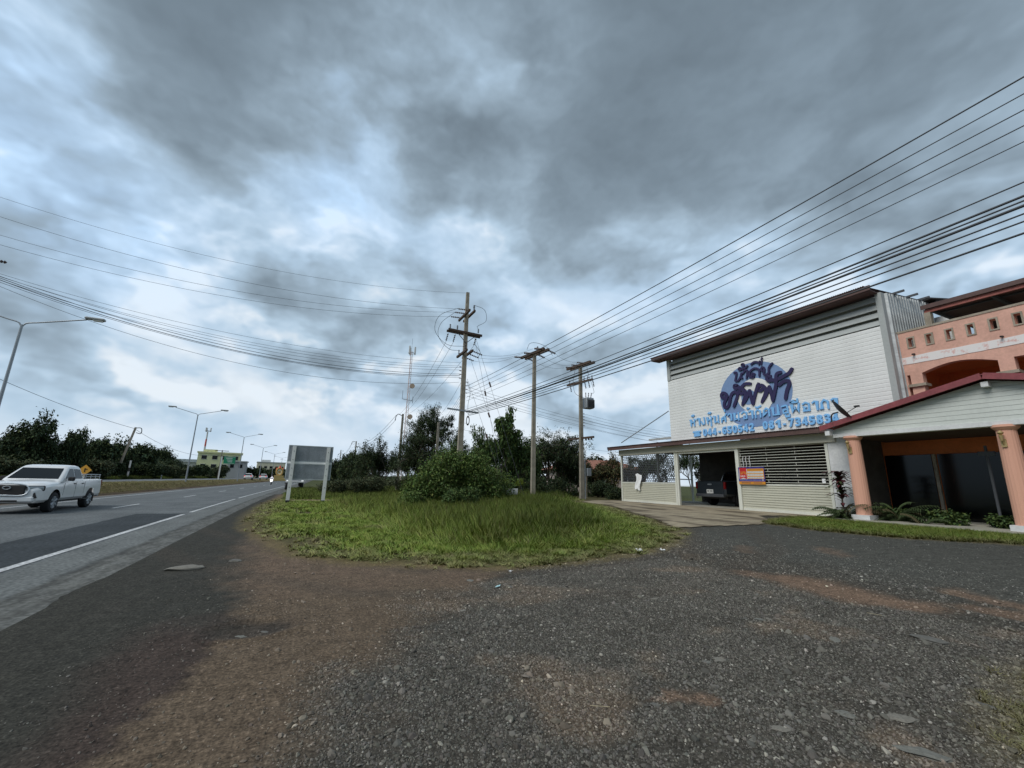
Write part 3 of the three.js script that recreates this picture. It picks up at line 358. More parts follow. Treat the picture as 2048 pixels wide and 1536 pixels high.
  const SMALL = [[[[-13.16, 6.77], [-13.05, 6.76], [-13.05, 6.64], [-13.14, 6.38]], [[-13.14, 6.38], [-12.98, 6.36], [-12.86, 6.49], [-12.77, 6.66]], [[-12.78, 6.66], [-12.83, 6.52], [-12.77, 6.43]]], [[[-12.85, 6.95], [-12.91, 6.89], [-12.82, 6.83], [-12.75, 6.88]], [[-12.77, 6.86], [-12.61, 6.86], [-12.46, 6.94]], [[-12.72, 7.08], [-12.65, 7.08], [-12.63, 7.0], [-12.71, 7.0], [-12.73, 7.06]]], [[[-12.71, 6.64], [-12.58, 6.76], [-12.48, 6.69], [-12.56, 6.37]]], [[[-12.15, 6.48], [-12.24, 6.54], [-12.29, 6.46], [-12.2, 6.37], [-12.3, 6.35], [-12.41, 6.47], [-12.34, 6.67], [-12.1, 6.75], [-11.92, 6.61], [-11.94, 6.35]]], [[[-12.26, 6.97], [-12.11, 7.04], [-11.92, 6.98], [-11.89, 6.88]], [[-11.89, 6.88], [-11.85, 7.01]], [[-11.79, 6.85], [-11.75, 7.01]], [[-11.76, 7.09], [-11.73, 7.13]]], [[[-11.78, 6.55], [-11.83, 6.65], [-11.74, 6.71], [-11.68, 6.6], [-11.73, 6.39]], [[-11.73, 6.39], [-11.63, 6.34], [-11.48, 6.41]], [[-11.49, 6.38], [-11.46, 6.63], [-11.3, 6.79]]]];
  for (const gl of BIG) wpart('letter', M.purple, letters, ...gl.map((s, i) => ribbon(s, 0.145, 0.045 + i * 0.003, 17.858)));
  for (const gl of SMALL) wpart('letter', M.purple, letters, ...gl.map((s, i) => ribbon(s, 0.09, 0.045 + i * 0.003, 17.858)));
  // block letters, unit height, drawn as strokes
  const mt = [[[0.3, 1.42], [0.42, 1.5], [0.5, 1.38], [0.62, 1.5]]], me = [[[0.55, 1.38], [0.55, 1.55]]], su = [[[0.6, -0.12], [0.6, -0.34]]], suu = [[[0.35, -0.15], [0.4, -0.32], [0.72, -0.32], [0.72, -0.12]]], hk = [[[0.2, 1.3], [0.35, 1.2], [0.7, 1.35]]], si = [[[0.05, 1.2], [0.3, 1.4], [0.68, 1.2], [0.05, 1.2]], [[0.68, 1.2], [0.68, 1.5]]];
  const G2 = {
    ho: [0.8, [[0.02, 0.86], [0.17, 0.9], [0.17, 0]], [[0.17, 0.5], [0.6, 0.55], [0.6, 0]], [[0.6, 0.55], [0.72, 0.8], [0.58, 0.95]]], aa: [0.5, [[0.05, 0.82], [0.2, 0.95], [0.4, 0.9], [0.4, 0]]], ngo: [0.6, [[0.4, 0.95], [0.45, 0.7], [0.45, 0.05], [0.2, 0.05], [0.05, 0.4]]], no: [0.78, [[0.05, 0.92], [0.17, 0.9], [0.17, 0.05], [0.6, 0.22]], [[0.6, 0.95], [0.6, 0]]],
    so: [0.72, [[0.1, 0], [0.1, 0.45], [0.35, 0.65], [0.55, 0.55], [0.55, 0]], [[0.2, 0.3], [0.35, 0.35]], [[0.5, 0.7], [0.7, 1.0]]], wo: [0.55, [[0.05, 0.8], [0.25, 0.97], [0.45, 0.85], [0.45, 0.05], [0.28, 0.1]]], jo: [0.7, [[0.05, 0.75], [0.3, 0.97], [0.58, 0.8], [0.58, 0.05], [0.3, 0.05], [0.3, 0.4]]], am: [0.5, [[0.05, 0.82], [0.2, 0.95], [0.4, 0.9], [0.4, 0]], [[-0.05, 1.2], [0.08, 1.3], [-0.05, 1.36], [-0.1, 1.25]]],
    ko: [0.74, [[0.12, 0], [0.12, 0.7], [0.34, 0.97], [0.6, 0.75], [0.6, 0]]], dd: [0.76, [[0.35, 0.45], [0.25, 0.3], [0.1, 0.05], [0.1, 0.7], [0.34, 0.97], [0.62, 0.75], [0.62, 0]]], po: [0.78, [[0.03, 0.92], [0.15, 0.9], [0.15, 0.04], [0.62, 0.04], [0.62, 1.15]]], tho: [0.74, [[0.1, 0.9], [0.5, 0.97], [0.6, 0.7], [0.6, 0.1], [0.2, 0.1], [0.2, 0.45], [0.45, 0.5]]], pho: [0.92, [[0.03, 0.92], [0.15, 0.9], [0.2, 0.04], [0.42, 0.6], [0.64, 0.04], [0.78, 0.97]]],
    or: [0.72, [[0.1, 0.5], [0.28, 0.45], [0.1, 0.1], [0.55, 0.05], [0.58, 0.8], [0.3, 0.97], [0.06, 0.82]]], phor: [0.78, [[0.0, 0.05], [0.16, 0.05], [0.16, 0.7], [0.36, 0.97], [0.64, 0.75], [0.64, 0]]],
  };
  const word = [['ho', mt], ['aa'], ['ngo'], ['ho', mt, su], ['no'], ['so', me], ['wo'], ['no'], ['jo'], ['am'], ['ko', hk], ['dd'], ['po'], ['tho', suu], ['pho', si], ['or'], ['aa'], ['phor'], ['aa']];
  const blocks = wgroup('block_lettering', w), hgt = 0.36, wTot = word.reduce((a, q) => a + G2[q[0]][0] + 0.1, 0); const fx = 7.0 / wTot; let cur = -15.95;
  word.forEach(([k, ...marks]) => { const [gw, ...st] = G2[k]; const all = [...st, ...marks.flat()]; const gs = all.map((s, i) => ribbon(s.map(([a, b]) => [cur + a * fx, 4.53 + b * hgt]), 0.064, 0.035 + i * 0.003, 17.858, false)); wpart('letter', M.blue, blocks, ...gs); cur += (gw + 0.1) * fx; });
  const font = await new FontLoader().loadAsync('fonts/droid/droid_sans_bold.typeface.json');
  const turn = new THREE.Matrix4().makeBasis(V(0, 0, 1), V(0, 1, 0), V(-1, 0, 0));
  const write = (txt, z0, z1, y) => { const n = txt.length, st = (z1 - z0) / n; [...txt].forEach((ch, i) => { const g = new TextGeometry(ch, { font, size: 0.33, depth: 0.05, curveSegments: 4, bevelEnabled: true, bevelSize: 0.012, bevelThickness: 0.006, bevelSegments: 1 }); g.computeBoundingBox(); const b = g.boundingBox; const sx = ch === '-' ? 0.8 : Math.min(1.25, st * 0.82 / (b.max.x - b.min.x)); g.translate(-(b.min.x + b.max.x) / 2, 0, 0); g.scale(sx, 1, 1); g.applyMatrix4(turn); g.translate(17.866, y, z0 + (i + 0.5) * st); wpart('letter', M.blue, blocks, g); }); };
  write('044-650542', -15.2, -12.42, 3.96); write('081-7345834', -12.05, -9.02, 3.98);
  wpart('telephone_mark', M.blue, blocks, zy([[-15.75, 3.97], [-15.35, 3.97], [-15.38, 4.12], [-15.45, 4.18], [-15.65, 4.18], [-15.72, 4.12]], 17.866, 0.05), zy([[-15.8, 4.16], [-15.3, 4.16], [-15.32, 4.24], [-15.78, 4.24]], 17.866, 0.056));
}
// ---- garage with shutters under a lean-to roof
function grille(z0, z1, y0, y1, x, rows, cols, off, sparse) {
  const gs = []; const dy = (y1 - y0) / rows, dz = (z1 - z0) / cols;
  for (let i = 0; i <= rows; i++) gs.push(bar([x, y0 + i * dy, z0], [x, y0 + i * dy, z1], off, off, 6));
  for (let i = 0; i < rows; i++) for (let j = 0; j < cols; j++) { const z = z0 + (j + (i % 2 ? 0.5 : 0) + 0.25) * dz; if (z > z1 || (sparse && (j % 4 || i % 2))) continue; gs.push(new THREE.BoxGeometry(0.006, dy * 0.98, sparse ? 0.014 : 0.03).translate(x - 0.009, y0 + (i + 0.5) * dy, z)); }
  return gs;
}
{
  const g = thing('garage', 'beige shuttered garage with brown lean-to roof and an open middle bay', 'garage', [17.4, FLOOR, -15]);
  const X = 17.4;
  wpart('post', M.frame, g, bb(X - 0.04, X + 0.08, FLOOR, 3.2, -20.95, -20.86)); wpart('post', M.frame, g, bb(X - 0.05, X + 0.06, FLOOR, 3.2, -16.72, -16.62), bb(X - 0.03, X + 0.08, FLOOR, 3.2, -16.615, -16.5)); wpart('post', M.frame, g, bb(X - 0.05, X + 0.08, FLOOR, 3.2, -13.16, -13.0)); wpart('post', M.frame, g, bb(X - 0.04, X + 0.08, FLOOR, 3.2, -9.42, -9.32));
  wpart('lintel', M.beige, g, bb(X - 0.12, X + 0.1, 3.2, 3.54, -21.0, -9.0)); wpart('door_head', M.frame, g, bb(X - 0.02, X + 0.06, 3.1, 3.197, -16.49, -13.17));
  wpart('fascia', M.roofBrown, g, bb(X - 0.45, X - 0.42, 3.53, 3.72, -21.6, -9.0));
  const roof = []; const top = (z) => z < -17.45 ? 23.5 : 17.88, yy = x => 3.715 + (x - 16.9) * 0.1; for (let i = 0; i < 172; i++) { const z0 = -21.65 + i * 0.073, z1 = z0 + 0.0365, z2 = z0 + 0.073, xb = top(z0); roof.push([[16.9, yy(16.9), z0], [16.9, yy(16.9) + 0.028, z1], [xb, yy(xb) + 0.028, z1], [xb, yy(xb), z0]], [[16.9, yy(16.9) + 0.028, z1], [16.9, yy(16.9), z2], [xb, yy(xb), z2], [xb, yy(xb) + 0.028, z1]]); }
  wpart('roof_sheet', M.roofBrown, g, uvM(quads(roof))); wpart('soffit', M.roofBrown, g, bb(X + 0.12, 23.4, 3.5, 3.56, -20.9, -9.3)); wpart('roof_beam', M.louvre, g, bb(20.0, 20.1, 4.3, 4.42, -21.3, -17.45)); wpart('verge_board', M.steelDark, g, beam([16.95, 3.66, -21.67], [23.4, 4.3, -21.67], 0.03, 0.14));
  const sh = (z0, z1) => {
    wpart('shutter_panel', M.slat, g, ribbed(z0, z1, FLOOR + 0.1, 1.6, X + 0.04, 0.095, 0.034, 0.74), bb(X + 0.045, X + 0.06, FLOOR + 0.1, 1.6, z0, z1)); wpart('shutter_rail', M.frame, g, bb(X - 0.015, X + 0.04, 1.6, 1.66, z0, z1)); wpart('shutter_foot', M.frame, g, bb(X - 0.015, X + 0.04, FLOOR, FLOOR + 0.1, z0, z1));
    const gr = wpart('shutter_grille', z0 < -15 ? M.steelDark : M.frame, g, ...(z0 < -15 ? grille(z0, z1, 1.68, 3.19, X + 0.01, 16, Math.round((z1 - z0) / 0.15), 0.014) : grille(z0, z1, 1.72, 3.17, X + 0.01, 13, Math.round((z1 - z0) / 0.3), 0.011, 1))); gr.userData.kind = 'stuff';
  };
  sh(-20.85, -16.73); sh(-12.99, -9.43);
  wpart('pillar', M.white, g, bb(X - 0.05, X + 0.35, FLOOR - 0.2, 3.5, -9.3, -8.66)); wpart('gutter_end', M.steelDark, g, bb(16.85, 17.3, 3.5, 3.72, -9.0, -8.55));
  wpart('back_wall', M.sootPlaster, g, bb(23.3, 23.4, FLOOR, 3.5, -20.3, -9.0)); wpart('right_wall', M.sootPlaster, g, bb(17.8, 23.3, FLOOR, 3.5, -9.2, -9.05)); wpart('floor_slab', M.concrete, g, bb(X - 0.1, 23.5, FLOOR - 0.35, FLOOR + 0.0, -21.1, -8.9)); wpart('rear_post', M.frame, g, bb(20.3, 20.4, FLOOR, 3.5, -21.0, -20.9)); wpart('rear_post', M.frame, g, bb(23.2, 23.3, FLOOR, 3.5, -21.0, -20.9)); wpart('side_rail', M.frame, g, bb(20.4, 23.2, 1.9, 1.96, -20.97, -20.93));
  // shelving and a box store at the back of the bay
  const sf = thing('storage_shelf', 'dark shelf with boxes against the garage back wall', 'shelf', [22.9, FLOOR, -13.2]); part('frame', M.steelDark, sf, ...[0.3, 0.9, 1.5].map(y => bx(0.5, 0.04, 2.4, 0, y, 0)), ...[-1.2, 1.2].map(z => bx(0.5, 1.7, 0.05, 0, 0.85, z))); for (let i = 0; i < 4; i++) part('box', mat([112, 98, 82]), sf, bx(0.4, 0.32, 0.42, 0, 0.3 + 0.18 + (i % 2) * 0.6, -0.8 + i * 0.5));
}
// ---- pink house and its porch
{
  const h = thing('pink_house', 'two storey pink house with arched balcony openings and slotted parapet', 'house', [19.5, FLOOR, -4]);
  const X = 18.55, D = 0.25, arch = (z0, z1, y0, ys, ya) => { const p = [[z0, y0], [z1, y0], [z1, ys]]; for (let i = 1; i < 16; i++) { const t = i / 16; p.push([z1 + (z0 - z1) * t, ys + (ya - ys) * Math.sin(Math.PI * t)]); } p.push([z0, ys]); return p; };
  const rect = (z0, z1, y0, y1) => [[z0, y0], [z1, y0], [z1, y1], [z0, y1]];
  const slots = [[-6.73, 6.48], [-6.24, 6.47], [-5.74, 6.47], [-5.24, 6.48], [-4.74, 6.49], [-4.24, 6.49], [-3.74, 6.49], [-3.24, 6.49]];
  wpart('facade', M.pink, h, zy([[-7.05, 3.3], [0.5, 3.3], [0.5, 6.88], [-7.05, 6.88]], X, D, [rect(-7.0, -6.92, 3.6, 5.37), arch(-6.6, -4.83, 3.9, 5.38, 5.58), rect(-4.5, -4.0, 3.9, 5.4), arch(-3.7, -1.9, 3.9, 5.38, 5.58), ...slots.map(([z, y]) => rect(z - 0.07, z + 0.07, y - 0.16, y + 0.16))]), zy(rect(-7.3, -7.055, 3.3, 6.88), X, D));
  wpart('parapet_cap', M.greyPlaster, h, bb(X - D - 0.02, X + 0.03, 6.88, 6.95, -7.28, 0.5));
  wpart('bare_plaster_band', M.patch, h, zy([[-7.28, 5.79], ...Array.from({ length: 30 }, (_, i) => [-7.2 + i * 0.26, 5.745 + 0.03 * noise2(i * 1.7, 3)]), [0.5, 5.75], [0.5, 6.01], ...Array.from({ length: 30 }, (_, i) => [0.4 - i * 0.26, 6.0 + 0.035 * noise2(i * 1.9, 8)]), [-7.28, 5.98]], X - D - 0.002, 0.012));
  for (const [z, y] of slots) wpart('slot_frame', M.greyPlaster, h, zy(rect(z - 0.11, z + 0.11, y - 0.2, y + 0.2), X - D - 0.003, 0.02, [rect(z - 0.068, z + 0.068, y - 0.158, y + 0.158)]));
  for (const [a, b, y] of [[-7.34, -7.1, 4.97], [-6.99, -6.52, 4.98], [-4.9, -4.44, 4.96], [-3.95, -3.65, 4.96]]) wpart('capital', M.greyPlaster, h, bb(X - D - 0.08, X + 0.06, y - 0.04, y + 0.05, a, b));
  for (const z of [-6.7, -4.62]) wpart('spout', M.dark, h, bar([X - D, 6.06, z], [X - D - 0.14, 6.03, z], 0.03));
  wpart('balcony_wall', M.orange, h, bb(20.6, 20.7, 3.6, 6.0, -7.1, 0.5)); wpart('balcony_floor', M.concrete, h, bb(X, 20.6, 3.5, 3.6, -7.05, 0.5)); wpart('balcony_ceiling', M.orange, h, bb(X, 20.6, 5.68, 5.78, -7.05, 0.5)); wpart('balcony_side', M.orange, h, bb(X, 20.6, 3.6, 5.68, -7.08, -6.98)); wpart('balcony_window', M.glassDark, h, bb(20.54, 20.59, 3.7, 4.95, -6.0, -4.6)); wpart('window_frame', M.timber, h, bb(20.5, 20.56, 4.95, 5.05, -6.08, -4.52), bb(20.5, 20.56, 3.7, 4.95, -6.08, -6.0));
  // terrace roof behind the parapet
  wpart('terrace_roof', M.roofBrown, h, bb(19.6, 25.5, 8.02, 8.07, -6.75, 0.6)); wpart('terrace_fascia', M.roofBrown, h, bb(19.56, 19.6, 7.93, 8.08, -6.75, 0.6)); wpart('terrace_beam', mat([150, 92, 84], { map: T.metal }), h, bb(19.64, 19.72, 7.8, 7.92, -6.7, 0.6)); for (let i = 0; i < 5; i++) wpart('rafter', M.steelDark, h, bb(19.75, 25.4, 7.86, 7.96, -6.6 + i * 1.5, -6.52 + i * 1.5)); for (let i = 0; i < 4; i++) wpart('purlin', M.steelDark, h, bb(20.6 + i * 1.3, 20.68 + i * 1.3, 7.963, 8.015, -6.7, 0.5));
  for (const z of [-6.62, -4.1]) wpart('terrace_post', M.greyPlaster, h, bb(19.6, 19.78, 6.0, 7.8, z - 0.09, z + 0.09)); wpart('terrace_floor', M.concrete, h, bb(X, 25.5, 5.9, 6.0, -7.0, 0.5)); wpart('terrace_back_wall', M.greyPlaster, h, bb(25.4, 25.5, 6.0, 8.0, -6.9, 0.5));
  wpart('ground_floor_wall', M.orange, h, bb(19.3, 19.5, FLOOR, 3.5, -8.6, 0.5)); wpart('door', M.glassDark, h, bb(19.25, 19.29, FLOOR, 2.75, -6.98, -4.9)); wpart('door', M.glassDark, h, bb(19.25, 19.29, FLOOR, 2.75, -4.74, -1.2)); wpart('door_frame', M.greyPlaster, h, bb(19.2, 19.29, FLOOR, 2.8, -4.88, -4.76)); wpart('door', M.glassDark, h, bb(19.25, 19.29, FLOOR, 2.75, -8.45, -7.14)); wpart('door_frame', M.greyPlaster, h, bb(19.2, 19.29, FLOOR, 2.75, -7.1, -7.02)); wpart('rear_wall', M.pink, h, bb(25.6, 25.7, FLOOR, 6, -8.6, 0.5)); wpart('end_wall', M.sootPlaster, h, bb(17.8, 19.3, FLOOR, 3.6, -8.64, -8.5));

  const p = thing('porch', 'white gabled porch with red metal roof edge on fluted salmon columns', 'porch', [16.6, FLOOR, -4.5]);
  const gx = 15.95, zc = -4.5, hw = 3.85, yb = 3.32, ye = 3.46, ya = 4.4, top = z => ya - (ya - ye) * Math.abs(z - zc) / hw;
  for (let y = yb; y < ya - 0.04; y += 0.125) { const y1 = Math.min(ya, y + 0.117), half = q => q <= ye ? hw : hw * (ya - q) / (ya - ye); wpart('siding_board', M.siding, p, zy([[zc - half(y), y], [zc + half(y), y], [zc + half(y1), y1], [zc - half(y1), y1]], gx + 0.06, 0.03)); }
  wpart('gable_backing', M.siding, p, zy([[zc - hw, yb], [zc + hw, yb], [zc + hw, ye], [zc, ya], [zc - hw, ye]], gx + 0.12, 0.055)); wpart('lower_beam', M.white, p, bb(gx + 0.0, gx + 0.28, 3.2, 3.315, zc - hw, zc + hw)); wpart('eave_block', M.white, p, bb(gx - 0.2, gx + 0.1, 3.27, 3.42, zc - hw - 0.12, zc - hw + 0.02));
  for (const s of [-1, 1]) { const e = [zc + s * (hw + 0.25), top(zc + s * hw) - 0.06 + 0.03]; wpart('verge_trim', M.redRoof, p, beam([gx - 0.22, e[1] + 0.08, e[0]], [gx - 0.22, ya + 0.09, zc + s * 0.02], 0.06, 0.16)); const f = []; for (let i = 0; i < 40; i++) { const x0 = gx - 0.2 + i * 0.068, x1 = x0 + 0.034, x2 = x0 + 0.068, y0 = e[1] + 0.1, y1 = ya + 0.13; f.push([[x0, y0, e[0]], [x1, y0 + .025, e[0]], [x1, y1 + .025, zc], [x0, y1, zc]], [[x1, y0 + .025, e[0]], [x2, y0, e[0]], [x2, y1, zc], [x1, y1 + .025, zc]]); } wpart('roof_slope', M.redRoof, p, uvM(quads(f))); }
  wpart('ridge_beam', M.white, p, bb(gx - 0.18, gx + 0.0, ya - 0.19, ya - 0.06, zc - 0.07, zc + 0.07)); wpart('ceiling', M.timber, p, bb(gx + 0.29, 19.3, 3.24, 3.3, zc - hw, zc + hw)); wpart('floor_slab', M.concrete, p, bb(15.6, 19.3, FLOOR - 0.4, FLOOR + 0.06, zc - hw - 0.1, zc + hw));
  const colGeo = (h2) => { const rings = []; const seg = 40; for (const [y, r] of [[0, 0.21], [h2 * 0.5, 0.203], [h2, 0.185]]) rings.push(Array.from({ length: seg }, (_, i) => { const a = i / seg * Math.PI * 2, k = r * (i % 2 ? 0.965 : 1); return [Math.cos(-a) * k, y, Math.sin(-a) * k]; })); return crease(loft(rings), 0.3); };
  for (const z of [-7.85, -4.4, -1.0]) { const c = wgroup('column', p); c.position.set(16.12 - 16.6, 0, z + 4.5); part('plinth', M.white, c, bx(0.5, 0.2, 0.5, 0, 0.1, 0)); part('shaft', M.column, c, colGeo(2.34).translate(0, 0.2, 0)); part('capital', M.column, c, cyl(0.2, 0.26, 0.07, 0, 2.575, 0, 24), cyl(0.26, 0.25, 0.06, 0, 2.64, 0, 24));
    const brass = mat([150, 130, 92], { metalness: 0.5, roughness: 0.45 }); const lp = part('wall_lamp', brass, c, bx(0.03, 0.2, 0.1, -0.21, 2.2, -0.03), cyl(0.02, 0.065, 0.05, -0.3, 2.42, -0.03, 8), cyl(0.065, 0.02, 0.06, -0.3, 2.48, -0.03, 8), cyl(0.03, 0.05, 0.14, -0.3, 2.32, -0.03, 8), bar([-0.22, 2.15, -0.03], [-0.3, 2.25, -0.03], 0.012)); }
  // satellite dish on the porch eave
  const d = thing('satellite_dish', 'black mesh satellite dish clamped to the red porch roof edge', 'satellite dish', [15.72, 3.5, -8.05]); const pts = []; for (let i = 0; i <= 10; i++) pts.push(new THREE.Vector2(0.42 * i / 10, 0.09 * (i / 10) ** 2)); const blackMetal = mat([34, 34, 36], { roughness: 0.5 });
  const dish = part('reflector', blackMetal, d, new THREE.LatheGeometry(pts, 28)); dish.rotation.set(-0.1, 0, -0.95); dish.position.set(0.02, 0.52, 0.12); dish.rotation.order = 'YXZ'; dish.rotation.set(0.95, 0.5, 0); part('mast', blackMetal, d, tube([[0, 0, -0.1], [0, 0.25, -0.14], [0, 0.45, -0.1], [0.02, 0.5, 0.08]], 0.022, 12)); part('feed_arm', blackMetal, d, bar([0.02, 0.4, 0.22], [0.02, 0.6, 0.62], 0.011)); part('feed_horn', blackMetal, d, bx(0.06, 0.05, 0.14, 0.02, 0.62, 0.63));
  // stand with a bracket seen in the dark of the porch
  const st = thing('standing_pole', 'pale slim pole with a small crossbar standing inside the dark porch', 'pole', [17.3, FLOOR + 0.06, -5.2]); part('pole', M.steelDark, st, bar([0, 0, 0], [0, 2.2, 0], 0.035)); part('crossbar', M.steelDark, st, bx(0.06, 0.12, 0.34, 0, 1.98, 0)); part('foot', M.galv, st, cyl(0.2, 0.18, 0.04, 0, 0.02, 0, 16));
}
// ---- sale banner, torn sheet, small tag
{
  const c = document.createElement('canvas'); c.width = 512; c.height = 320; const x = c.getContext('2d');
  x.fillStyle = '#3a3a9a'; x.fillRect(0, 0, 512, 320); x.fillStyle = '#f0a030'; x.fillRect(170, 28, 330, 190); x.fillStyle = '#e8e6e2'; x.fillRect(16, 34, 160, 190); x.fillStyle = '#d8232a'; x.fillRect(26, 10, 140, 210); x.beginPath(); x.fillStyle = '#e8e6e2'; x.moveTo(40, 222); x.lineTo(96, 196); x.lineTo(152, 222); x.fill();
  x.strokeStyle = '#f6b436'; x.lineWidth = 9; x.lineJoin = 'round'; const st = (...p) => { x.beginPath(); p.forEach(([a, b], i) => i ? x.lineTo(a, b) : x.moveTo(a, b)); x.stroke(); };
  st([44, 88], [56, 84], [56, 118], [44, 128], [80, 128], [80, 84]); st([90, 92], [104, 84], [114, 92], [114, 128]); st([124, 86], [134, 86], [134, 128], [156, 128], [156, 84]);
  x.fillStyle = '#ffffff'; x.font = 'bold 44px sans-serif'; x.fillText('SALE', 38, 184); for (const [y, h] of [[78, 34], [128, 34], [180, 30]]) { x.fillStyle = '#f2f0ec'; x.fillRect(186, y, 300, h); x.fillStyle = '#a09a94'; for (let i = 0; i < 13; i++) x.fillRect(206 + i * 20, y + 10, 14 - (i * 7 % 5), 10); }
  x.fillStyle = '#c9862a'; for (let i = 0; i < 14; i++) x.fillRect(186 + i * 21, 44, 15, 16); x.fillStyle = '#d8d8e8'; for (let i = 0; i < 26; i++) x.fillRect(24 + i * 16, 238, 11, 8); x.fillStyle = '#b8b8c8'; x.fillRect(452, 226, 34, 30); x.fillStyle = '#f0a030'; x.fillRect(0, 268, 512, 52); x.fillStyle = '#4a3a5a'; for (let i = 0; i < 9; i++) x.fillRect(50 + i * 21, 286, 16, 16); for (let i = 0; i < 8; i++) x.fillRect(290 + i * 21, 286, 16, 16);
  const t = new THREE.CanvasTexture(c); t.colorSpace = THREE.SRGBColorSpace; const m = S({ map: t, roughness: 0.6, color: 0xdddddd });
  const g = new THREE.PlaneGeometry(1.2, 0.72, 24, 12); const p = g.attributes.position; for (let i = 0; i < p.count; i++) p.setZ(i, 0.012 * Math.sin(p.getX(i) * 7) * (0.36 - p.getY(i)) + 0.006 * noise2(p.getX(i) * 5, p.getY(i) * 5)); g.computeVertexNormals();
  const b = thing('sale_banner', 'red, orange and purple sale banner tied to the shutter grille', 'banner', [17.3, 1.64, -12.42]); const s = part('printed_sheet', m, b, g.rotateY(-Math.PI / 2).translate(0, 0.36, 0)); for (const z of [-0.36, -0.22, -0.05]) part('tie_cord', M.white, b, tube([[0.04, 0.7, z], [0.03, 0.85, z + 0.03], [0.05, 1.05, z - 0.01], [0.06, 1.2, z + 0.02]], 0.014, 10, 5));
  const tg = sheet(10, 16, (u, v) => { const w = 0.5 - 0.16 * v; return [17.3 + 0.03 * Math.sin(u * 9 + v * 5) - 0.02 * v, 2.1 - 0.85 * v + 0.05 * Math.sin(u * 5), -19.62 + 0.05 * Math.sin(v * 6) + u * w]; }); const ts = obj('torn_sheet', tg, mat([222, 224, 228])); tag(ts, 'torn white plastic sheet hanging on the left shutter', 'sheet');
  const wt = obj('white_tag', rb(0.03, 0.17, 0.12, 0.01, 17.34, 1.8, -9.58), mat([225, 226, 230])); tag(wt, 'small white tag hooked to the right shutter grille', 'tag');
}
// ------------------------------------------------------------------ vehicles
const ev = new Evaluator(); ev.useGroups = false; ev.attributes = ['position', 'normal', 'uv'];
function wheelInto(parent, x, y, z, r = 0.37, w = 0.24, rimMat) {
  const g = wgroup('wheel', parent); g.position.set(x, y, z); const s = Math.sign(x);
  const prof = [[r * 0.62, -w / 2], [r * 0.93, -w / 2], [r, -w * 0.36], [r, w * 0.36], [r * 0.93, w / 2], [r * 0.62, w / 2]].map(p => new THREE.Vector2(p[0], p[1]));
  part('tyre', M.blackRubber, g, new THREE.LatheGeometry([...prof, prof[0]], 28).rotateZ(Math.PI / 2));
  const sp = [cyl(r * 0.63, r * 0.63, w * 0.5, s * w * 0.05, 0, 0, 24, 'x')]; const spokes = []; for (let i = 0; i < 6; i++) { const a = i / 6 * Math.PI * 2; spokes.push(bar([s * w * 0.34, 0, 0], [s * w * 0.42, Math.cos(a) * r * 0.58, Math.sin(a) * r * 0.58], r * 0.12, r * 0.14, 6)); }
  part('hub_well', M.dark, g, ...sp); part('rim', rimMat, g, ...spokes, new THREE.TorusGeometry(r * 0.61, r * 0.05, 6, 24).rotateY(Math.PI / 2).translate(s * w * 0.42, 0, 0), cyl(r * 0.13, r * 0.13, 0.05, s * w * 0.4, 0, 0, 10, 'x'));
}
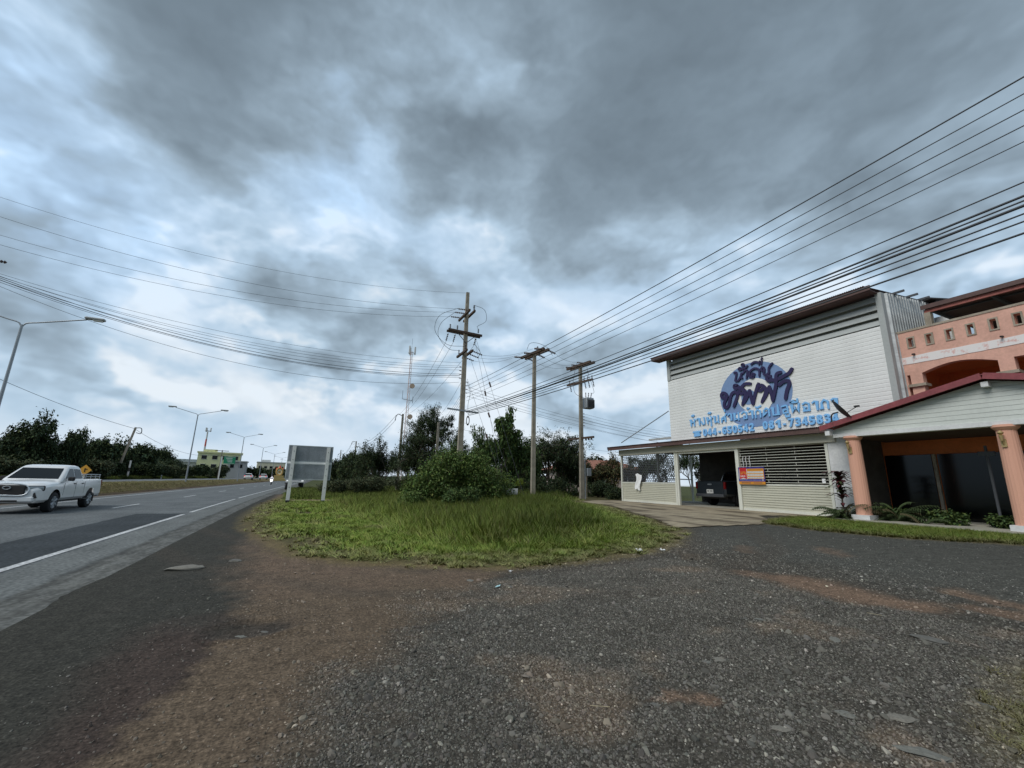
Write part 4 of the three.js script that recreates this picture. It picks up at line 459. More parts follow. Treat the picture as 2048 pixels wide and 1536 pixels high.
function pickup(label, pos, turn, paint, { dark = false } = {}) {
  const t = thing('pickup_truck', label, 'pickup truck', pos, turn);
  const ring = (z, wb, wm, wt, y0, ym, ys, yt) => [[-wb, y0, z], [-wm, y0 + 0.1, z], [-wm, ym, z], [-wm + 0.01, (ym + ys) / 2 + 0.04, z], [-wt, ys, z], [-wt * 0.75, yt, z], [0, yt + 0.015, z], [wt * 0.75, yt, z], [wt, ys, z], [wm - 0.01, (ym + ys) / 2 + 0.04, z], [wm, ym, z], [wm, y0 + 0.1, z], [wb, y0, z], [0, y0, z]];
  const st = [ring(-2.62, 0.8, 0.86, 0.84, 0.55, 0.8, 1.18, 1.22), ring(-2.58, 0.84, 0.915, 0.89, 0.5, 0.8, 1.2, 1.24), ring(-0.9, 0.84, 0.925, 0.89, 0.42, 0.8, 1.18, 1.23), ring(0.6, 0.84, 0.925, 0.88, 0.42, 0.8, 1.14, 1.22), ring(1.2, 0.84, 0.925, 0.87, 0.42, 0.8, 1.09, 1.2), ring(1.9, 0.82, 0.92, 0.85, 0.4, 0.8, 1.05, 1.13), ring(2.3, 0.78, 0.89, 0.8, 0.38, 0.75, 1.0, 1.07), ring(2.5, 0.72, 0.82, 0.73, 0.38, 0.7, 0.94, 1.01), ring(2.62, 0.6, 0.7, 0.62, 0.45, 0.68, 0.85, 0.9)];
  let body = new Brush(uvM(crease(loft(st), 0.5))); for (const z of [1.55, -1.535]) { const c = new Brush(uvM(cyl(0.45, 0.45, 2.4, 0, 0.4, z, 32, 'x'))); body = ev.evaluate(body, c, SUBTRACTION); }
  body = ev.evaluate(body, new Brush(bx(1.5, 0.6, 1.56, 0, 1.16, -1.74)), SUBTRACTION);
  part('body', paint, t, body.geometry); part('underbody', M.dark, t, bx(1.5, 0.3, 4.6, 0, 0.5, 0), bx(1.6, 0.5, 1.1, 0, 0.62, 1.55), bx(1.6, 0.5, 1.1, 0, 0.6, -1.53));
  const rr = (y, zf, zb, hw, r) => { const o = [], n = 8; for (const [cx, cz, a0] of [[hw - r, zf - r, 0], [-hw + r, zf - r, 1], [-hw + r, zb + r, 2], [hw - r, zb + r, 3]]) for (let i = 0; i < n; i++) { const a = (a0 + i / (n - 1)) * Math.PI / 2; o.push([cx + Math.cos(a) * r, y, cz + Math.sin(a) * r]); } return o.reverse(); };
  part('cabin', paint, t, crease(loft([rr(1.12, 1.22, -0.86, 0.87, 0.12), rr(1.22, 1.14, -0.86, 0.86, 0.14), rr(1.66, 0.5, -0.74, 0.715, 0.15), rr(1.74, 0.36, -0.68, 0.665, 0.16), rr(1.785, 0.15, -0.58, 0.58, 0.2), rr(1.8, -0.1, -0.4, 0.4, 0.2)]), 0.7));
  const wz = y => 1.14 - (y - 1.22) * (0.64 / 0.44), wx = y => 0.86 - (y - 1.22) * (0.145 / 0.44), gz = 0.012;
  const pane = (name, pts) => part(name, M.glass, t, quads([pts]));
  pane('windscreen', [[-0.73, 1.24, wz(1.24) + gz], [0.73, 1.24, wz(1.24) + gz], [0.61, 1.655, wz(1.655) + gz], [-0.61, 1.655, wz(1.655) + gz]]);
  pane('rear_window', [[0.62, 1.3, -0.85 - gz], [-0.62, 1.3, -0.85 - gz], [-0.54, 1.63, -0.762 - gz], [0.54, 1.63, -0.762 - gz]]);
  for (const s of [1, -1]) { const q = (y, z) => [s * (wx(y) + gz), y, z]; const f = (a, b, c, d) => s > 0 ? [d, c, b, a] : [a, b, c, d]; pane('side_window', f(q(1.25, 0.06), q(1.25, 0.86), q(1.64, 0.36), q(1.65, 0.06))); pane('side_window', f(q(1.25, -0.66), q(1.25, -0.03), q(1.65, -0.03), q(1.63, -0.56)));
    part('door_mirror', M.dark, t, rb(0.2, 0.16, 0.13, 0.04, s * 0.99, 1.24, 0.72)); for (const z of [0.12, -0.62]) part('door_handle', M.dark, t, rb(0.03, 0.035, 0.16, 0.012, s * 0.925, 1.05, z)); part('door_seam', M.dark, t, bx(0.006, 0.62, 0.012, s * 0.924, 0.82, 0.0), bx(0.006, 0.5, 0.012, s * 0.924, 0.88, -0.82), bx(0.006, 0.5, 0.012, s * 0.924, 0.85, 0.98));
    part('headlight_bezel', M.dark, t, rb(0.5, 0.2, 0.1, 0.05).rotateY(s * 0.62).translate(s * 0.685, 0.9, 2.462)); part('headlight', S({ color: 0xaab2b8, roughness: 0.12, metalness: 0.3 }), t, rb(0.44, 0.15, 0.12, 0.045).rotateY(s * 0.62).translate(s * 0.68, 0.9, 2.475)); part('fog_lamp_recess', M.dark, t, poly([[s * 0.55, 0.5], [s * 0.8, 0.56], [s * 0.74, 0.76]], 0.2).translate(0, 0, 2.41));
    part('tail_light', S({ color: 0x7a0a0c, roughness: 0.15 }), t, rb(0.12, 0.36, 0.1, 0.03, s * 0.855, 1.02, -2.6));
    part('mudflap', M.blackRubber, t, bx(0.26, 0.36, 0.02, s * 0.78, 0.42, -2.02)); for (const z of [1.55, -1.535]) wheelInto(t, s * 0.8, 0.37, z, 0.37, 0.25, dark ? M.steelDark : M.galv); }
  part('grille', M.dark, t, rb(0.98, 0.36, 0.12, 0.05, 0, 0.84, 2.6)); part('grille_surround', dark ? M.steelDark : mat([168, 172, 176], { metalness: 0.6, roughness: 0.3 }), t, tube([[-0.5, 0.68, 2.655], [-0.58, 0.86, 2.62], [-0.45, 1.01, 2.6], [0.45, 1.01, 2.6], [0.58, 0.86, 2.62], [0.5, 0.68, 2.655], [0, 0.655, 2.67], [-0.5, 0.68, 2.655]], 0.028, 60, 6)); part('badge', M.galv, t, new THREE.TorusGeometry(0.07, 0.016, 6, 20).scale(1.4, 0.8, 1).translate(0, 0.92, 2.67));
  part('front_bumper', paint, t, rb(1.5, 0.2, 0.2, 0.06, 0, 0.52, 2.56)); part('bumper_slot', M.dark, t, rb(0.7, 0.06, 0.06, 0.02, 0, 0.46, 2.65)); part('antenna', M.dark, t, bar([0, 1.79, 0.05], [0, 1.84, -0.02], 0.012));
  part('rear_bumper', dark ? M.steelDark : M.galv, t, rb(1.7, 0.16, 0.2, 0.04, 0, 0.52, -2.66)); part('tailgate', paint, t, rb(1.5, 0.62, 0.05, 0.02, 0, 0.91, -2.625)); part('tailgate_handle', M.galv, t, rb(0.24, 0.07, 0.03, 0.01, 0, 1.07, -2.655));
  const cv = document.createElement('canvas'); cv.width = 128; cv.height = 64; const cx = cv.getContext('2d'); cx.fillStyle = '#d8d8d4'; cx.fillRect(0, 0, 128, 64); cx.fillStyle = '#2a2a2a'; for (let i = 0; i < 5; i++) if (i !== 2) cx.fillRect(16 + i * 20, 16, 12, 22); const pt = new THREE.CanvasTexture(cv); pt.colorSpace = THREE.SRGBColorSpace; part('number_plate', S({ map: pt }), t, new THREE.BoxGeometry(0.4, 0.2, 0.012).translate(0, 0.72, -2.665));
  if (!dark) { const rl = []; for (const s of [1, -1]) { rl.push(bar([s * 0.84, 1.42, -0.95], [s * 0.84, 1.42, -2.5], 0.02), bar([s * 0.84, 1.33, -0.95], [s * 0.84, 1.33, -2.5], 0.014)); for (const z of [-1.0, -1.5, -2.0, -2.45]) rl.push(bar([s * 0.84, 1.22, z], [s * 0.84, 1.42, z], 0.018)); } rl.push(bar([-0.84, 1.42, -2.5], [0.84, 1.42, -2.5], 0.02)); part('bed_rail', M.galv, t, ...rl); }
  return t;
}
const whitePaint = new THREE.MeshPhysicalMaterial({ color: alb(206, 208, 206), roughness: 0.35, clearcoat: 0.8, clearcoatRoughness: 0.1 });
const darkPaint = new THREE.MeshPhysicalMaterial({ color: alb(26, 32, 38), roughness: 0.4, clearcoat: 0.8, clearcoatRoughness: 0.12 });
pickup('white double cab pickup truck driving along the near carriageway', [-9.42, -0.036, -24.6], 0, whitePaint);
pickup('dark pickup truck parked tail out inside the garage bay', [21.7, FLOOR, -16.05], Math.PI / 2, darkPaint, { dark: true });
function smallCar(label, pos, turn, paint, group) {
  const t = thing('car', label, 'car', pos, turn, group); const rr = (y, zf, zb, hw, r) => { const o = [], n = 5; for (const [cx, cz, a0] of [[hw - r, zf - r, 0], [-hw + r, zf - r, 1], [-hw + r, zb + r, 2], [hw - r, zb + r, 3]]) for (let i = 0; i < n; i++) { const a = (a0 + i / (n - 1)) * Math.PI / 2; o.push([cx + Math.cos(a) * r, y, cz + Math.sin(a) * r]); } return o.reverse(); };
  part('body', paint, t, crease(loft([rr(0.3, 2.0, -2.0, 0.78, 0.2), rr(0.45, 2.1, -2.08, 0.84, 0.22), rr(0.75, 2.08, -2.08, 0.85, 0.24), rr(0.95, 1.9, -1.98, 0.8, 0.25), rr(1.0, 1.5, -1.7, 0.72, 0.2)]), 0.6)); part('cabin', M.glass, t, crease(loft([rr(0.98, 1.0, -1.85, 0.74, 0.15), rr(1.36, 0.35, -1.35, 0.62, 0.2)]), 0.6)); part('roof', paint, t, crease(loft([rr(1.36, 0.37, -1.37, 0.635, 0.2), rr(1.44, 0.2, -1.2, 0.54, 0.2), rr(1.46, 0, -1.0, 0.4, 0.2)]), 0.6));
  for (const s of [1, -1]) { part('tail_light', S({ color: 0xc01014, roughness: 0.2, emissive: 0xff1010, emissiveIntensity: 0.5 }), t, rb(0.26, 0.2, 0.1, 0.04, s * 0.66, 0.86, -2.0)); part('headlight', S({ color: 0xc8ccd0, roughness: 0.1 }), t, rb(0.3, 0.14, 0.1, 0.04, s * 0.62, 0.7, 2.05)); for (const z of [1.25, -1.25]) wheelInto(t, s * 0.76, 0.31, z, 0.31, 0.2, M.galv); }
  part('number_plate', M.white, t, bx(0.4, 0.14, 0.02, 0, 0.62, -2.09)); return t;
}
smallCar('white car with red tail lights driving off beyond the grassy median, left of a second one', [-11.6, 0.59, -124], Math.PI, whitePaint).userData.label = 'white car with red tail lights beyond the median, beside the dark hedge';
smallCar('silver white car with red tail lights beyond the median, below the pale far building', [-9.1, 0.59, -134], Math.PI, mat([188, 190, 194], { roughness: 0.4 }));
smallCar('dark car on the far carriageway half hidden behind the white pickup bonnet', [-22.0, 0.59, -39.5], Math.PI + 0.02, mat([46, 50, 56], { roughness: 0.35 }));
{ // cargo truck parked on the verge behind the road sign
  const t = thing('cargo_truck', 'grey cargo truck standing on the verge behind the two panel road sign', 'truck', [-0.75, -0.02, -61.5], 0.04);
  part('cargo_box', mat([116, 120, 124], { map: T.metal }), t, rb(2.2, 1.35, 4.6, 0.05, 0.1, 1.85, -1.2)); part('cab', mat([126, 130, 136], { map: T.metal }), t, rb(2.0, 1.45, 1.5, 0.15, 0, 1.7, 2.1)); part('windscreen', M.glass, t, bx(1.7, 0.6, 0.04, 0, 2.0, 2.86)); part('bumper', M.white, t, rb(2.0, 0.25, 0.2, 0.06, 0, 0.95, 2.95)); for (const s of [1, -1]) part('headlight', S({ color: 0xe8ecf0, roughness: 0.1, emissive: 0xffffff, emissiveIntensity: 0.25 }), t, rb(0.26, 0.18, 0.1, 0.05, s * 0.8, 1.05, 3.02));
  part('chassis', M.dark, t, bx(0.9, 0.2, 6, 0, 0.95, -0.5)); for (const s of [1, -1]) { for (const z of [1.9, -2.4]) wheelInto(t, s * 0.85, 0.42, z, 0.42, 0.26, M.galv); part('mudflap', M.blackRubber, t, bx(0.4, 0.45, 0.03, s * 0.8, 0.6, -3.1)); }
}
{ // motorcycle and rider coming up the road
  const t = thing('motorcycle', 'small motorcycle with lit headlamp coming up the near carriageway', 'motorcycle', [-4.9, -0.036, -92], 0);
  const wh = (z) => { const g = wgroup('wheel', t); g.position.set(0, 0.29, z); part('tyre', M.blackRubber, g, new THREE.TorusGeometry(0.25, 0.045, 8, 24).rotateY(Math.PI / 2)); part('spokes', M.galv, g, ...[0, 1, 2].map(i => { const a = i * Math.PI / 3; return bar([0, -Math.cos(a) * 0.24, -Math.sin(a) * 0.24], [0, Math.cos(a) * 0.24, Math.sin(a) * 0.24], 0.008); })); }; wh(0.62); wh(-0.62);
  part('frame', mat([60, 60, 64]), t, rb(0.22, 0.3, 0.7, 0.08, 0, 0.5, -0.1), bar([0, 0.6, 0.3], [0, 0.29, 0.62], 0.03), bar([0, 0.9, 0.35], [0, 0.5, 0.48], 0.04)); part('seat', M.dark, t, rb(0.24, 0.1, 0.6, 0.04, 0, 0.74, -0.3)); part('front_shield', M.white, t, rb(0.34, 0.45, 0.06, 0.03, 0, 0.72, 0.4)); part('handlebar', M.dark, t, bar([-0.32, 0.98, 0.25], [0.32, 0.98, 0.25], 0.018)); part('fender', M.white, t, rb(0.12, 0.06, 0.4, 0.03, 0, 0.58, 0.62));
  part('headlamp', S({ color: 0xffffff, emissive: 0xffffff, emissiveIntensity: 3 }), t, new THREE.SphereGeometry(0.08, 12, 8).translate(0, 0.9, 0.42)); const hl = new THREE.PointLight(0xffffff, 1.5, 0, 2); hl.position.set(-4.9, 0.87, -91.4); scene.add(hl);
  const r = thing('person', 'motorcycle rider in pale shirt and dark helmet seated on the motorcycle', 'person', [-4.9, -0.036, -92.25], 0);
  const bones = [[[0, 0.85, 0], [0, 1.1, 0.02], .15, .15], [[0, 1.1, 0.02], [0, 1.33, 0.05], .15, .13], [[0, 1.33, 0.05], [0, 1.48, 0.07], .055, .055], [[0, 1.56, 0.09], [0, 1.6, 0.09], .105, .1]];
  for (const s of [1, -1]) bones.push([[s * 0.17, 1.33, 0.04], [s * 0.27, 1.12, 0.22], .055, .045], [[s * 0.27, 1.12, 0.22], [s * 0.27, 1.03, 0.46], .045, .035], [[s * 0.27, 1.03, 0.46], [s * 0.25, 1.01, 0.52], .035, .03], [[s * 0.09, 0.84, 0.02], [s * 0.17, 0.82, 0.36], .085, .065], [[s * 0.17, 0.82, 0.36], [s * 0.15, 0.42, 0.22], .06, .04], [[s * 0.15, 0.4, 0.2], [s * 0.15, 0.37, 0.36], .04, .035]);
  const bodyField = (p) => { let d = 1e9, k = 0.03; for (const [a, b, r0, r1] of bones) { const ax = p[0] - a[0], ay = p[1] - a[1], az = p[2] - a[2], bx2 = b[0] - a[0], by = b[1] - a[1], bz = b[2] - a[2]; const t2 = clamp((ax * bx2 + ay * by + az * bz) / (bx2 * bx2 + by * by + bz * bz)); const q = Math.hypot(ax - bx2 * t2, ay - by * t2, az - bz * t2) - (r0 + (r1 - r0) * t2); const h = clamp(0.5 + 0.5 * (d - q) / k); d = d * (1 - h) + q * h - k * h * (1 - h); } return d; };
  const N = 56, mc = new MarchingCubes(N, new THREE.MeshStandardMaterial(), false, false, 60000); mc.isolation = 0; const half = 0.75, c0 = [0, 1.02, 0.15]; for (let k = 0; k < N; k++) for (let j = 0; j < N; j++) for (let i = 0; i < N; i++) mc.field[k * N * N + j * N + i] = -bodyField([c0[0] + ((i - N / 2) / (N / 2)) * half, c0[1] + ((j - N / 2) / (N / 2)) * half, c0[2] + ((k - N / 2) / (N / 2)) * half]); mc.update();
  const n = mc.count, bg = new THREE.BufferGeometry(); bg.setAttribute('position', new THREE.BufferAttribute(mc.positionArray.slice(0, n * 3), 3)); bg.setAttribute('normal', new THREE.BufferAttribute(mc.normalArray.slice(0, n * 3), 3)); bg.setAttribute('uv', new THREE.BufferAttribute(new Float32Array(n * 2), 2)); bg.scale(half, half, half); bg.translate(...c0);
  part('body', mat([172, 170, 176]), r, bg); part('helmet', mat([60, 48, 52], { roughness: 0.3 }), r, new THREE.SphereGeometry(0.14, 16, 12, 0, 6.3, 0, 1.9).translate(0, 1.6, 0.08));
}
// ------------------------------------------------------------------ poles, wires, lamps, signs
function insulator(a, b, n = 4, r = 0.05) { const gs = [bar(a, b, 0.018)]; for (let i = 0; i < n; i++) { const t = (i + 0.7) / (n + 0.4); const p = a.map((v, k) => v + (b[k] - v) * t), q = a.map((v, k) => v + (b[k] - v) * (t + 0.09)); gs.push(bar(p, q, r, r * 0.55, 8)); } return gs; }
function concretePole(name, label, pos, h, w0, w1, group) { const t = thing(name, label, 'utility pole', pos, 0, group); const sq = (y, w) => [[-w, y, -w * 0.75], [-w, y, w * 0.75], [w, y, w * 0.75], [w, y, -w * 0.75]]; part('shaft', M.poleConcrete, t, uvM(crease(loft([sq(-0.3, w0 / 2 + 0.004), sq(h * 0.5, (w0 + w1) / 4), sq(h, w1 / 2)]), 0.2))); return t; }
function arm(t, y, a, b, w = 0.11, h = 0.13, m = M.timber, off = 0.16) { return part('crossarm', m, t, beam([a[0], y + (a[2] || 0), a[1]], [b[0], y + (b[2] || 0), b[1]], w, h)); }
const MP = [8.03, 0.24, -23.7];
{
  const t = concretePole('utility_pole', 'tall concrete corner pole crowded with crossarms and insulators, rising from the bush', MP, 12.75, 0.32, 0.19);
  const ins = (a, b, n, r) => part('insulator', M.insul, t, ...insulator(a, b, n, r));
  // arms along the road (seen foreshortened) and across it
  arm(t, 11.2, [-0.16, 1.0], [-0.16, -1.0]); arm(t, 11.2, [0.16, 1.0], [0.16, -1.0]); arm(t, 10.05, [-1.15, 0.16, 0.03], [1.0, 0.16, -0.03]); arm(t, 10.05, [-1.15, -0.16, 0.03], [1.0, -0.16, -0.03]); arm(t, 8.75, [-0.18, 0.9], [-0.18, -0.9]); arm(t, 8.75, [0.18, 0.9], [0.18, -0.9]);
  for (const z of [0.9, 0.3, -0.5]) ins([-0.25, 11.2, z], [-0.85, 11.16, z], 5, 0.06); for (const z of [0.85, -0.8]) ins([0.16, 11.3, z], [0.16, 11.62, z], 3, 0.07);
  for (const x of [-1.05, -0.6, 0.75]) { ins([x, 9.95, -0.2], [x - 0.02, 9.55, -0.5], 4, 0.06); ins([x, 10.15, 0.16], [x, 10.42, 0.16], 3, 0.06); }
  for (const z of [0.75, 0.1, -0.7]) ins([0.24, 8.75, z], [0.85, 8.6, z], 5, 0.06); for (const z of [0.6, -0.6]) ins([-0.18, 8.85, z], [-0.18, 9.15, z], 3, 0.06);
  for (let i = 0; i < 4; i++) { ins([-0.14, 7.9 - i * 0.23, 0], [-0.3, 7.9 - i * 0.23, 0], 1, 0.06); ins([0.12, 7.0 - i * 0.22, 0.05], [0.26, 7.0 - i * 0.22, 0.1], 1, 0.06); }
  arm(t, 5.25, [-0.95, 0.17, 0.05], [0.95, 0.17, -0.05], 0.06, 0.09, M.galv); part('cable_coil', M.dark, t, new THREE.TorusGeometry(0.16, 0.035, 8, 20).scale(0.55, 1.5, 1).translate(0.35, 4.7, 0.12)); part('strut', M.steelDark, t, bar([-0.6, 9.98, 0.16], [0, 9.4, 0.12], 0.02), bar([0.6, 9.95, 0.16], [0, 9.4, 0.12], 0.02));
  const jumper = (...p) => part('jumper_wire', M.wire, t, tube(p, 0.012, 20, 5)); jumper([-0.85, 11.2, 0.9], [-1.9, 10.6, 0.6], [-2.0, 9.8, 0.3], [-1.2, 9.1, 0.2], [-0.2, 9.05, 0.5]); jumper([-0.85, 11.16, 0.3], [-1.6, 10.4, 0], [-1.7, 9.6, 0], [-0.9, 9.0, -0.3], [-0.18, 9.1, -0.6]); jumper([0.16, 11.62, 0.85], [0.9, 11.5, 0.7], [1.1, 10.9, 0.5], [0.6, 10.5, 0.3], [0.75, 10.42, 0.16]); jumper([0.75, 9.6, -0.4], [1.1, 9.1, -0.3], [0.9, 8.7, 0], [0.85, 8.6, 0.1]); jumper([0.2, 7.0, 0.1], [0.4, 6.4, 0.15], [0.3, 5.6, 0.15], [0.35, 5.0, 0.14]);
  const p2 = concretePole('utility_pole', 'plain concrete pole with one crossarm on its top, beside the tall grass', [12.37, 0.38, -22.87], 9.15, 0.25, 0.19); for (const o of [-0.16, 0.16]) arm(p2, 9.05, [o + 0.15, 1.25], [o - 0.15, -1.25], 0.13, 0.16); for (const z of [1.1, 0, -1.1]) { part('insulator', M.insul, p2, ...insulator([-0.22 + z * 0.12, 9.05, z], [-0.75 + z * 0.12, 9.0, z], 5, 0.075)); part('insulator', M.insul, p2, ...insulator([0.22 + z * 0.12, 9.05, z], [0.75 + z * 0.12, 8.9, z], 5, 0.075)); } part('insulator', M.insul, p2, ...insulator([0.0, 9.1, 0.4], [0, 9.45, 0.4], 3, 0.07)); part('jumper_wire', M.wire, p2, tube([[-0.9, 9.0, 0.7], [-0.6, 9.5, 0.5], [0, 9.65, 0.4], [0.7, 9.4, 0.5], [0.9, 8.9, 0.7]], 0.012));
  const p3 = concretePole('utility_pole', 'concrete pole carrying a grey transformer beside the concrete apron', [16.51, 0.5, -23.84], 9.05, 0.27, 0.2); for (const o of [-0.16, 0.16]) arm(p3, 8.95, [o + 0.12, 1.25], [o - 0.12, -1.25], 0.13, 0.16); for (const z of [0.7, 0, -0.7]) part('insulator', M.insul, p3, ...insulator([-0.25, 8.95, z], [-0.75, 8.92, z], 4, 0.06)); arm(p3, 7.75, [0.1, 1.25], [-0.3, -1.2]); for (const z of [1.1, 0.7, 0.35, -1.1]) { part('fuse_cutout', M.insul, p3, ...insulator([z * 0.15 + 0.05, 7.75, z], [z * 0.15 + 0.15, 7.3, z], 4, 0.06)); part('pin', M.insul, p3, ...insulator([z * 0.15, 7.8, z], [z * 0.15, 8.1, z], 2, 0.06)); } part('transformer', M.galv, p3, rb(0.62, 0.75, 0.5, 0.06, 0.55, 6.35, 0.1)); part('cooling_fin', M.steelDark, p3, ...Array.from({ length: 7 }, (_, i) => bx(0.02, 0.55, 0.1, 0.3 + i * 0.085, 6.3, 0.4))); for (let i = 0; i < 3; i++) part('bushing', M.insul, p3, ...insulator([0.35 + i * 0.2, 6.72, 0.1], [0.35 + i * 0.24, 7.1, 0.1], 3, 0.05)); arm(p3, 3.95, [0.14, 1.2], [-0.2, -1.2]); for (let i = 0; i < 3; i++) part('spool', M.dark, p3, cyl(0.06, 0.06, 0.1, 0.1, 3.83, 0.4 + i * 0.3, 10)); for (let i = 0; i < 5; i++) part('insulator', M.insul, p3, ...insulator([0.12, 5.6 - i * 0.2, 0.05], [0.26, 5.6 - i * 0.2, 0.08], 1, 0.05)); part('riser_pipe', M.galv, p3, bar([0.2, 0, 0.1], [0.2, 2.6, 0.1], 0.03)); part('meter_box', M.galv, p3, rb(0.3, 0.5, 0.16, 0.02, 0.5, 1.75, 0.1)); part('jumper_wire', M.wire, p3, tube([[-0.75, 8.92, 0.7], [-0.85, 8.1, 0.5], [-0.8, 7.6, 0.3], [-0.6, 6.9, 0.25], [0.2, 6.7, 0.1]], 0.012)); part('jumper_wire', M.wire, p3, tube([[0.4, 8.9, 0.2], [0.5, 8.2, 0.3], [0.8, 7.5, 0.3], [0.95, 7.1, 0.2], [0.75, 7.1, 0.1]], 0.012));
  const pA = concretePole('utility_pole', 'weathered concrete pole with a low crossarm before the spreading tree', [9.21, 0.28, -47.1], 8.2, 0.3, 0.2); arm(pA, 3.6, [-1.3, 0.18, 0.05], [1.2, 0.18, -0.02], 0.08, 0.12, M.galv); part('bracket', M.wire, pA, tube([[-0.1, 8.0, 0], [-0.5, 8.15, 0], [-0.7, 7.9, 0], [-0.8, 7.4, 0]], 0.04));
  const pD = concretePole('utility_pole', 'slim leaning concrete pole wrapped in leaves in front of the spreading tree', [10.84, 0.32, -38.5], 6.4, 0.26, 0.18);
  const pB = concretePole('utility_pole', 'thin distant concrete pole above the dark roadside trees', [9.39, 0.3, -94.5], 8.7, 0.3, 0.22); part('bracket', M.wire, pB, tube([[0, 8.5, 0], [-0.7, 8.6, 0], [-0.9, 8.0, 0]], 0.05)); const pC = concretePole('utility_pole', 'farthest thin concrete pole right of the road sign', [10.47, 0.3, -149.6], 10, 0.32, 0.24);
  const pL = concretePole('utility_pole', 'leaning dark pole among the trees across the road', [-25.6, 0.6, -86], 8.0, 0.3, 0.24); pL.rotation.z = -0.16; part('bracket', M.wire, pL, tube([[0, 7.9, 0], [0.7, 8.0, 0], [0.9, 7.2, 0], [0.3, 7.2, 0]], 0.06));
  const pX = concretePole('utility_pole', 'concrete pole on the median whose crossarm tip shows beside the road', [-13.3, 0.45, -24.3], 12.6, 0.32, 0.2); arm(pX, 9.6, [-0.9, 0.16], [0.55, 0.16]); part('insulator', M.insul, pX, ...insulator([0.5, 9.6, 0.16], [1.05, 9.57, 0.16], 5, 0.07)); part('insulator', M.insul, pX, ...insulator([0.4, 9.5, 0.16], [0.6, 9.1, 0.3], 3, 0.08));
  const pT = concretePole('utility_pole', 'far utility pole with two crossarms before the cream building', [-20.5, 0.6, -142], 7.6, 0.3, 0.22); arm(pT, 7.4, [-1.6, 0.16], [1.6, 0.16], 0.12, 0.16); arm(pT, 6.0, [-1.8, 0.16], [0.6, 0.16], 0.12, 0.16);
}
const wireNames = new Set();
function wire(a, b, sag, r, label, group) { const n = 28, pts = []; for (let i = 0; i <= n; i++) { const t = i / n; pts.push([a[0] + (b[0] - a[0]) * t, a[1] + (b[1] - a[1]) * t - sag * 4 * t * (1 - t), a[2] + (b[2] - a[2]) * t]); } const o = obj('power_line', tube(pts, r * 0.58, 36, 5), M.wire); return tag(o, label, 'power line', group); }
